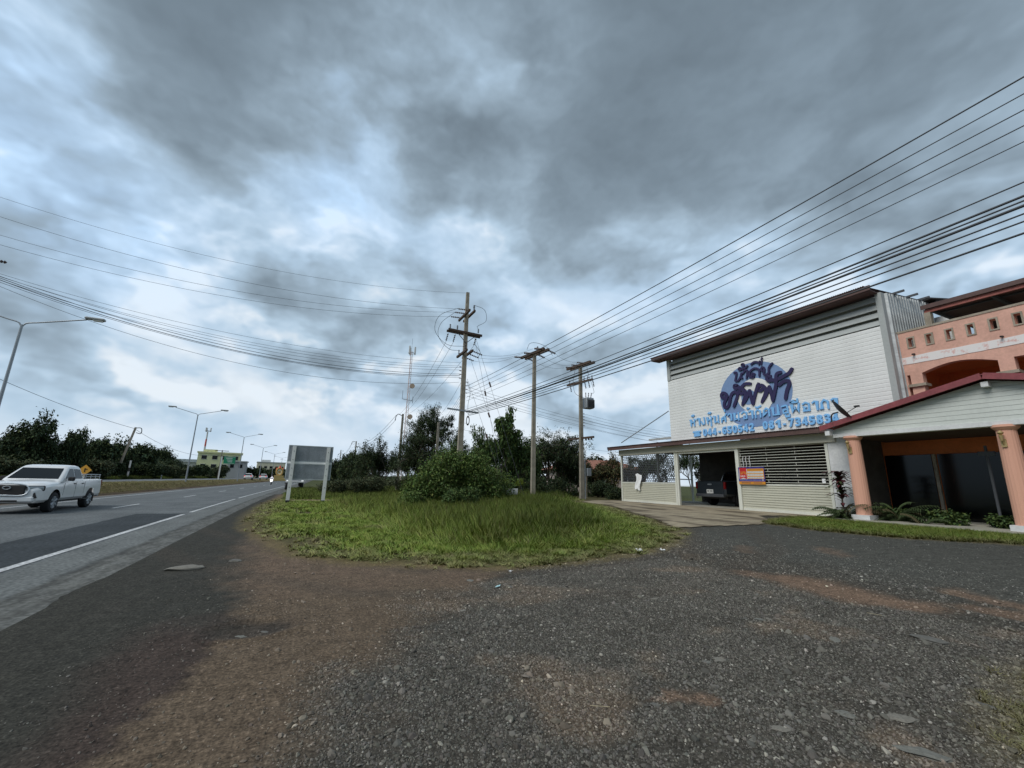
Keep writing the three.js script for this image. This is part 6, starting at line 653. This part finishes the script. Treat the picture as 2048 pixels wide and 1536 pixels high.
for (const [x, z, h, w, s, lb] of [[4.2, -40.2, 1.7, 4.2, 41, 'dusky low shrub beyond the dirt track, right of the road sign'], [6.9, -41.6, 2.0, 4.0, 42, 'dusky rounded shrub beyond the dirt track, before the low crossarm pole'], [2.4, -43.5, 1.3, 3.4, 43, 'weedy low shrub beyond the dirt track, behind the road sign post'], [9.0, -41, 1.7, 3, 44, 'dark shrub below the spreading tree']]) shrub('wild_shrub', lb, [x, G_(x, z), z], { h, width: w, n: 8, leaves: 9000, leaf: 0.07, seed: s, cols: olive });
tree('broadleaf_tree', 'rounded green tree close behind the crowded pole', [12.0, G_(12, -31), -31], { h: 4.3, width: 3.6, seed: 37, levels: 4, limbs: 5, spread: 0.7, trunk: 0.25, leaves: 14000, leaf: 0.085, puff: 0.75, cols: md, stems: 3 });
tree('broadleaf_tree', 'mid green tree peeping over the bush left of the crowded pole', [10.8, G_(10.8, -34.5), -34.5], { h: 4.4, width: 3.6, seed: 38, levels: 4, limbs: 5, spread: 0.7, trunk: 0.25, leaves: 12000, leaf: 0.09, puff: 0.75, cols: md, stems: 3 });
tree('slender_tree', 'slender upright tree with large drooping leaves between two poles', [12.3, G_(12.3, -27), -27.0], { h: 6.1, width: 2.5, seed: 51, levels: 3, limbs: 5, kids: 3, spread: 0.5, trunk: 0.5, ratio: 0.62, rad: 0.09, leaves: 9000, leaf: 0.14, leafDroop: 0.7, puff: 0.5, cols: md, lean: [0.03, 0], lift: 0.12 });
tree('slender_tree', 'thin side stem with drooping leaves leaning from the slender tree', [11.4, G_(11.4, -27), -27.2], { h: 4.7, width: 1.7, seed: 52, levels: 3, limbs: 3, kids: 3, spread: 0.4, trunk: 0.55, rad: 0.06, leaves: 3000, leaf: 0.12, leafDroop: 0.7, puff: 0.5, cols: md, lean: [-0.25, 0.05] });
tree('feathery_tree', 'feathery wide tree with arching twigs left of the transformer pole', [18.9, G_(19, -31), -31], { h: 5.0, width: 7.0, seed: 53, levels: 5, limbs: 5, kids: 3, spread: 0.62, ratio: 0.72, trunk: 0.22, rad: 0.13, wiggle: 0.45, lift: 0.06, droop: 0.34, leaves: 22000, leaf: 0.05, puff: 0.5, leafDroop: 0.4, cols: dk, stems: 3 });
tree('feathery_tree', 'darker feathery tree behind the plain pole', [16.6, G_(17, -34), -34], { h: 4.2, width: 4.6, seed: 54, levels: 4, limbs: 5, kids: 3, spread: 0.65, trunk: 0.25, droop: 0.2, leaves: 14000, leaf: 0.07, puff: 0.6, cols: dk, stems: 3 });
tree('broadleaf_tree', 'dark olive tree hiding the left end of the pink bungalow roof', [22.6, 0.5, -34.4], { h: 3.5, width: 4.2, seed: 58, levels: 4, limbs: 5, spread: 0.75, trunk: 0.25, leaves: 13000, leaf: 0.08, puff: 0.7, cols: dk, stems: 3 });
tree('broadleaf_tree', 'brownish green tree beside the low pink bungalow', [25.6, 0.5, -33.0], { h: 3.7, width: 4.6, seed: 55, levels: 4, limbs: 5, spread: 0.75, trunk: 0.25, leaves: 12000, leaf: 0.08, puff: 0.7, cols: red, stems: 3 });
tree('broadleaf_tree', 'dark tree seen through the left shutter grille', [30.5, 0.5, -32.6], { h: 4.6, width: 4.2, seed: 56, levels: 4, spread: 0.7, trunk: 0.3, leaves: 9000, leaf: 0.1, puff: 0.7, cols: dk, stems: 2 });
tree('broadleaf_tree', 'thin tree seen through the open garage bay', [33.5, 0.5, -30], { h: 4.4, width: 3.4, seed: 57, levels: 4, spread: 0.7, trunk: 0.3, leaves: 5000, leaf: 0.1, puff: 0.6, cols: dk, stems: 2 });
for (const [x, z, h, w, s, lb, c] of [[14.6, -26.2, 1.5, 2.4, 61, 'dark hedge bush behind the tall grass, right of the plain pole', dk], [13.2, -27.6, 1.8, 2.4, 62, 'dark hedge bush behind the yellow green topiary', dk], [20.3, -27.2, 1.4, 2.4, 63, 'dark hedge bush behind the transformer pole, beside the bungalow', dk], [19.3, -23.8, 0.95, 2.0, 64, 'low dark hedge beside the garage corner', dk], [22.5, -25.2, 1.0, 2.6, 65, 'low clipped hedge before the pink bungalow', md], [17.2, -27.8, 1.6, 2.6, 66, 'thick hedge bush below the feathery tree', dk], [10.9, -25.8, 1.9, 2.2, 67, 'dark bush between the crowded pole and the slender tree', dk], [9.6, -28, 2.4, 2.8, 68, 'dense bush behind the crowded pole', md]]) shrub('hedge_bush', lb, [x, G_(x, z), z], { h, width: w, n: 8, leaves: 9000, leaf: 0.06, seed: s, cols: c });
for (const [x, z, s] of [[11.0, -23.6, 71], [11.75, -23.3, 72]]) { const o = shrub('topiary_shrub', 'small clipped yellow green topiary behind the tall grass', [x, 0.38, z], { h: 0.45, width: 0.45, n: 4, leaves: 1500, leaf: 0.035, seed: s, cols: [[0.2, 0.26, 0.05], [0.24, 0.28, 0.06], [0.16, 0.22, 0.05]], sprig: 3 }, 'clipped topiary shrubs'); o.children[1].position.y = 0.9; part('bare_stem', barkMat, o, bar([0, 0, 0], [0, 1.05, 0], 0.03)); }
// across the road
const LT = [[-27.6, -67, 7.2, 6.2, 81, 'tall bushy tree beyond the road above the white pickup', 17000, 'broadleaf_tree'], [-32.5, -72.5, 4.6, 6, 82, 'low dark tree at the far left beyond the road', 9000, 'broadleaf_tree'], [-25.8, -71, 5.4, 4.4, 83, 'dark tree with a ragged side branch beyond the pickup', 9000, 'broadleaf_tree'], [-27.2, -83, 5.4, 6, 84, 'rounded dark tree left of the leaning pole', 10000, 'broadleaf_tree'], [-27.4, -91, 6.3, 6, 85, 'open crowned tree behind the leaning pole', 8000, 'broadleaf_tree'], [-28.8, -105, 5.6, 7, 86, 'dark tree right of the leaning pole', 9000, 'broadleaf_tree'], [-34, -142, 8.2, 9.5, 87, 'flat topped dark tree left of the second street lamp', 12000, 'broadleaf_tree']];
LT.forEach(([x, z, h, w, s, lb, n, nm]) => tree(nm, lb, [x, 0.6, z], { h, width: w, seed: s, levels: 4, limbs: 5, kids: 3, spread: 0.75, trunk: 0.22, leaves: n, leaf: 0.15 * (0.7 + -z / 160), puff: 0.85, cols: dk, stems: 3 }));
[[-27, -60, 2.6, 7, 91], [-30, -66, 3.0, 8, 92], [-26, -66, 2.4, 7, 93], [-25.5, -76, 2.8, 8, 94], [-26, -86, 3.0, 8, 95], [-25.5, -96, 3.0, 9, 96], [-25, -108, 3.2, 10, 97], [-24.5, -122, 3.4, 11, 98], [-23.5, -138, 3.8, 12, 99], [-22.5, -155, 4.0, 12, 100], [-34, -62, 3.0, 9, 101], [-27, -118, 4.6, 10, 102]].forEach(([x, z, h, w, s], i) => shrub('roadside_thicket', 'dark overgrown thicket lining the far side of the road', [x, 0.55, z], { h, width: w, depth: w * 0.6, n: 10, leaves: 8000, leaf: 0.13 * (0.6 + -z / 140), seed: s, cols: i % 3 ? dk : olive, sprig: 6 }, 'thickets along the far roadside'));
[[-16.5, -190, 5, 14, 110], [-12, -225, 5.5, 16, 111], [-8, -285, 6, 18, 112], [2, -300, 6, 20, 113], [6, -230, 6, 14, 114], [9, -180, 6.5, 12, 115], [11, -150, 6, 10, 116], [22, -70, 5, 12, 117], [30, -60, 5, 12, 118], [40, -55, 5.5, 14, 119], [-45, -170, 6, 16, 120], [-60, -120, 6, 18, 121]].forEach(([x, z, h, w, s]) => shrub('distant_thicket', 'distant dark belt of trees low on the horizon', [x, 0.4, z], { h, width: w, depth: w * 0.5, n: 9, leaves: 4200, leaf: 0.42, seed: s, cols: dk, sprig: 2, category: 'trees' }, 'distant belts of trees'));
// plants by the porch
function strap(pts, w0, tipW = 0.004) { const rings = pts.map((p, i) => { const t = i / (pts.length - 1), w = (w0 * Math.sin(Math.PI * Math.min(1, 0.18 + t * 0.82)) + tipW) / 2; const a = pts[Math.max(0, i - 1)], b = pts[Math.min(pts.length - 1, i + 1)], d = nrm(b.map((v, k) => v - a[k])); const s = nrm([d[2], 0.001, -d[0]]); return [p.map((v, k) => v + s[k] * w), p.map((v, k) => v - s[k] * w)]; }); return loft(rings, false, false, false); }
function arching(r, a, L, up, fall) { const o = []; for (let i = 0; i <= 6; i++) { const t = i / 6; o.push([Math.cos(a) * L * t * (0.6 + 0.4 * t), L * (up * t - fall * t * t), Math.sin(a) * L * t * (0.6 + 0.4 * t)]); } return o; }
{
  const r = mulberry(900); const cm = [S({ color: new THREE.Color().setRGB(0.11, 0.025, 0.03), side: 2, roughness: 0.5 }), S({ color: new THREE.Color().setRGB(0.07, 0.02, 0.028), side: 2, roughness: 0.5 }), S({ color: new THREE.Color().setRGB(0.06, 0.075, 0.03), side: 2, roughness: 0.5 })];
  const c = thing('red_cordyline', 'dark red leaved plant in front of the porch column', 'plant', [16.35, 0.53, -8.55]); part('stem', barkMat, c, bar([0, 0, 0], [0.02, 1.35, 0], 0.03, 0.02)); for (let i = 0; i < 84; i++) { const y = 0.25 + 1.25 * Math.sqrt(r()), g = strap(arching(r, r() * 6.28, 0.4 + 0.22 * r(), 0.85, 0.8), 0.12).translate(0, y, 0); part('leaf', cm[i % 3], c, g); }
  const pm = S({ color: new THREE.Color().setRGB(0.05, 0.075, 0.026), side: 2, roughness: 0.6 }), pm2 = S({ color: new THREE.Color().setRGB(0.1, 0.085, 0.04), side: 2, roughness: 0.7 });
  const palm = (label, x, z, n, L, seed) => { const q = mulberry(seed), t = thing('palm_clump', label, 'palm', [x, 0.53, z]); for (let k = 0; k < n; k++) { const a = q() * 6.28, up = 0.9 + 0.7 * q(), ln = L * (0.7 + 0.5 * q()), sp = arching(q, a, ln, up, 0.75 + 0.4 * q()); const gs = [taper(sp, 0.012, 0.004, 4)]; for (let i = 1; i < 6; i++) for (let m = 0; m < 3; m++) for (const s of [1, -1]) { const t2 = m / 3, p = sp[i].map((v, w) => v + (sp[Math.min(6, i + 1)][w] - v) * t2); const b = a + s * 1.0, l2 = ln * 0.3 * (1 - 0.5 * i / 6); gs.push(strap([p, [p[0] + Math.cos(b) * l2 * 0.5, p[1] + 0.02, p[2] + Math.sin(b) * l2 * 0.5], [p[0] + Math.cos(b) * l2, p[1] - l2 * 0.35, p[2] + Math.sin(b) * l2]], 0.035)); } part('frond', k % 5 === 4 ? pm2 : pm, t, ...gs); } return t; };
  palm('feathery palm clump at the foot of the porch column', 16.05, -8.4, 26, 0.72, 910); palm('shaded palm clump just inside the dark porch', 16.7, -7.3, 24, 0.85, 911); palm('small palm clump on the porch edge', 16.25, -6.5, 9, 0.5, 912);
  for (const [x, z, h, w, s, lb] of [[16.9, -6.0, 0.7, 1.5, 920, 'shaded low plants along the porch edge near the palm'], [17.0, -4.95, 0.6, 1.2, 921, 'shaded low plants before the standing pole'], [16.9, -7.45, 0.8, 1.1, 922, 'shaded leafy plants behind the porch column']]) shrub('porch_plant', lb, [x, FLOOR, z], { h: h * 0.7, width: w * 0.9, n: 5, leaves: 1800, leaf: 0.06, seed: s, cols: md, category: 'plant', sprig: 16 });
}
// ------------------------------------------------------------------ grass (uncountable)
function tuft(seed, n, wid, bendK) { const r = mulberry(seed), gs = []; const pos = [], nor = []; for (let i = 0; i < n; i++) { const a = r() * 6.283, b0 = [(r() - 0.5) * 0.5, 0, (r() - 0.5) * 0.5], h = 0.55 + 0.45 * r(), k = bendK * (0.3 + r()); const P = t => [b0[0] + Math.cos(a) * k * t * t, h * (t - 0.18 * k * t * t), b0[2] + Math.sin(a) * k * t * t]; const sx = -Math.sin(a), sz = Math.cos(a); const pt = (t, s) => { const p = P(t), w = wid * (1 - t * 0.85) * s; return [p[0] + sx * w, p[1], p[2] + sz * w]; }; const q = [[pt(0, -1), pt(0, 1), pt(0.5, 1), pt(0.5, -1)]]; const [A, B, C, D] = q[0], E = P(1); for (const tr of [[A, B, C], [A, C, D], [D, C, E]]) { for (const v of tr) { pos.push(...v); nor.push(Math.cos(a) * 0.5, 0.75, Math.sin(a) * 0.5); } } } const g = new THREE.BufferGeometry(); g.setAttribute('position', new THREE.Float32BufferAttribute(pos, 3)); g.setAttribute('normal', new THREE.Float32BufferAttribute(nor, 3)); g.setAttribute('uv', new THREE.Float32BufferAttribute(new Float32Array(pos.length / 3 * 2), 2)); return g; }
{
  const r = mulberry(5150), gm = SM({ color: 0xffffff, roughness: 0.95, side: THREE.DoubleSide });
  const tall = tuft(1, 11, 0.022, 0.55), short = tuft(2, 12, 0.05, 0.9), A = [], B = [], Cc = [], Dd = [];
  const col = (dry, x, z) => { const g = [[0.25, 0.35, 0.065], [0.2, 0.31, 0.058], [0.29, 0.365, 0.075], [0.33, 0.35, 0.095]][Math.floor(r() * 4)], d = [0.3, 0.255, 0.14], v = 0.75 + 0.5 * r(); const k = clamp(dry); return [0, 1, 2].map(i => (g[i] * (1 - k) + d[i] * k) * v); };
  const tallness = (x, z) => { const d = edgeDist(GRASS, x, z); const m = sst(2.2, 4.2, x + 0.8 * fbm(x * 0.5, z * 0.5, 3) - 0.12 * (z + 12)); return clamp(sst(0.5, 3.4, d + 0.7 * fbm(x * 0.9, z * 0.9, 3)) * m * (z < -27 ? 0.4 : 1)); };
  for (let k = 0; k < 46000; k++) { const x = -2 + 18 * r(), z = -7 - 23 * r() * Math.sqrt(r()); const d = edgeDist(GRASS, x, z); if (d < 0.05) continue; if (z < -30.6 && z > -33.6 && x < 8) continue; const t = tallness(x, z); const n = fbm(x * 0.8 + 40, z * 0.8, 3); if (t > 0.12 && r() < t + 0.25) { const h = 0.16 + 0.62 * t * (0.65 + 0.5 * r()) + 0.1 * n; A.push({ p: [x, LH(x, z) - 0.02, z], r: [0.25 * (r() - 0.5), r() * 6.28, 0.25 * (r() - 0.5)], s: [0.34 + 0.25 * r(), h, 0.34 + 0.25 * r()], c: col(r() < 0.07 ? 0.9 : 0.12 * r() + 0.25 * sst(0.1, 0.5, n), x, z) }); } }
  for (let k = 0; k < 130000; k++) { const far = r() < 0.3, x = -2 + 18 * r(), z = far ? -7 - 28 * r() : -7 - 13 * r(); const n2 = fbm(x * 2.3, z * 2.3, 3), d = edgeDist(GRASS, x, z) + 0.8 * n2 + 0.5 * fbm(x * 0.8 + 11, z * 0.8, 3) - 0.1; if (d < 0) continue; if (z < -30.9 && z > -33.4 && x < 8 && x > -0.5) continue; const dryN = 0.75 * (1 - sst(0, 1.3, d)) + 0.5 * sst(0.05, 0.4, fbm(x * 0.9 + 7, z * 0.9, 3)) * (1 - sst(3, 5, x)); if (r() < 0.55 * (1 - sst(0, 0.7, d))) continue; if (r() < 0.3 * dryN) continue; if (x < 2.4 && fbm(x * 0.7 + 30, z * 0.45, 4) + 0.25 * n2 > 0.12 - 0.25 * (1 - sst(0.5, 2.4, x)) && z > -24 && r() < 0.85) continue; B.push({ p: [x, LH(x, z) - 0.01, z], r: [0.3 * (r() - 0.5), r() * 6.28, 0.3 * (r() - 0.5)], s: [0.16 + 0.12 * r(), (0.06 + 0.09 * r()) * (0.6 + 0.6 * sst(0, 1.5, d)), 0.16 + 0.12 * r()], c: col(dryN * (0.6 + 0.6 * r()), x, z) }); }
  for (const [P, n, x0, x1, z0, z1, h] of [[RSTRIP, 26000, 12, 17.3, -9.8, 3, 0.1], [CORNER, 9000, 3, 8, -2, 0.8, 0.05]]) for (let k = 0; k < n; k++) { const x = x0 + (x1 - x0) * r(), z = z0 + (z1 - z0) * r(); const d = edgeDist(P, x, z) + 0.3 * fbm(x * 2.5, z * 2.5, 3); if (d < 0 || (x > 15.65 && z > -8.4)) continue; if (P === CORNER && (fbm(x * 5 + 3, z * 5, 3) < -0.1)) continue; Cc.push({ p: [x, LH(x, z) - 0.008, z], r: [0.3 * (r() - 0.5), r() * 6.28, 0.3 * (r() - 0.5)], s: [P === CORNER ? 0.07 : 0.15, h * (0.5 + 0.8 * r()), P === CORNER ? 0.07 : 0.15], c: col((P === CORNER ? 0.35 : 0.1) + 0.55 * (1 - sst(0, 0.5, d)), x, z) }); }
  for (let k = 0; k < 26000; k++) { const z = -14 - 130 * r() * r(), s = -12.7 - 4.4 * r(), x = s + bend(z); Dd.push({ p: [x, Hh(x, z) - 0.01, z], r: [0.3 * (r() - 0.5), r() * 6.28, 0.3 * (r() - 0.5)], s: [0.25, 0.06 + 0.08 * r(), 0.25], c: col(0.6 + 0.5 * r(), x, z).map(v => v * 0.8) }); }
  for (let k = 0; k < 16000; k++) { const x = -1 + 24 * r(), z = -30 - 32 * r(); if (z > -33.6 && x < 8) continue; if (x > 16 && z > -24) continue; Dd.push({ p: [x, Hh(x, z) - 0.05, z], r: [0, r() * 6.28, 0], s: [0.5, 0.25 + 0.4 * r(), 0.5], c: col(0.1 * r(), x, z).map(v => v * 0.6) }); }
  for (let k = 0; k < 9000; k++) { const z = -35 - 110 * r(), s = -25 - 4 * r(), x = s + bend(z); Dd.push({ p: [x, Hh(x, z) - 0.05, z], r: [0, r() * 6.28, 0], s: [0.6, 0.35 + 0.5 * r(), 0.6], c: col(0.1 * r(), x, z).map(v => v * 0.45) }); }
  tag(inst('tall_grass', tall, gm, A), 'tall bright green grass filling the patch before the poles', 'grass', null, 'stuff'); tag(inst('short_grass', short, gm, B), 'short patchy green and dry grass around the tall grass', 'grass', null, 'stuff'); tag(inst('lawn_grass', short, gm, Cc), 'short grass along the porch and in the gravel corner', 'grass', null, 'stuff'); tag(inst('verge_grass', tall, gm, Dd), 'dry grass on the median and weeds along the verges', 'grass', null, 'stuff');
}
// ------------------------------------------------------------------ small things
{
  const r = mulberry(61); const crumple = (w, h, s) => { const g = new THREE.PlaneGeometry(w, h, 8, 8); const p = g.attributes.position; for (let i = 0; i < p.count; i++) p.setXYZ(i, p.getX(i) + 0.03 * noise2(i * 0.37 + s, 2), 0.02 + 0.045 * Math.abs(noise3(p.getX(i) * 14 + s, p.getY(i) * 14, 1)), p.getY(i) + 0.03 * noise2(i * 0.71, s)); g.computeVertexNormals(); return g; };
  const litter = (label, x, z, w, h, c, s) => { const o = obj('litter', crumple(w, h, s), mat(c, { side: 2 })); o.position.set(x, LH(x, z), z); o.rotation.y = s; return tag(o, label, 'litter'); };
  litter('crumpled white plastic scrap at the right edge of the grass patch', 6.5, -7.35, 0.34, 0.1, [222, 222, 208], 1); litter('small white scrap on the gravel beside the grass edge', 6.9, -7.1, 0.1, 0.06, [222, 220, 205], 2); litter('pale green plastic scrap lying in the short grass', 2.75, -11.2, 0.24, 0.16, [186, 208, 190], 3); litter('tiny pale blue scrap on the brown dirt', 2.7, -6.0, 0.1, 0.04, [150, 180, 184], 4); litter('small white scrap near the front edge of the grass', 3.3, -6.85, 0.05, 0.04, [225, 222, 210], 5);
  const b = thing('white_board', 'small white notice board leaning in the tall grass', 'board', [10.4, 0.45, -21.6], -0.4); part('panel', M.white, b, bx(0.62, 0.34, 0.03, 0, 0.55, 0)); part('stake', M.timber, b, bx(0.05, 0.7, 0.04, -0.22, 0.2, -0.03)); part('stake', M.timber, b, bx(0.05, 0.7, 0.04, 0.22, 0.2, -0.03));
  const st = thing('bare_stake', 'thin pale stake standing among the bushes by the crowded pole', 'stake', [9.9, 0.35, -22.6]); part('stake', M.greyPlaster, st, bar([0, 0, 0], [0.02, 1.9, 0], 0.022, 0.018)); copyOf(st, [18.0, 0.5, -25.4], 0.4, 'thin pale stake before the hedge left of the transformer pole');
  for (const [x, z, lb] of [[1.95, -2.75, 'dry straw stalk on the gravel near the brown patch'], [5.9, -3.0, 'dry twig on the gravel by the orange dirt']]) { const o = obj('dry_twig', tube([[0, 0.012, 0], [0.05, 0.014, 0.01], [0.09, 0.012, 0.008], [0.13, 0.014, 0.02]], 0.002, 10, 5), mat([140, 130, 106])); o.position.set(x, LH(x, z) + 0.01, z); o.rotation.y = x * 3; tag(o, lb, 'twig'); }
}
scene.traverse(o => { if (o.isMesh) { o.castShadow = true; o.receiveShadow = true; } });
renderer.render(scene, camera);
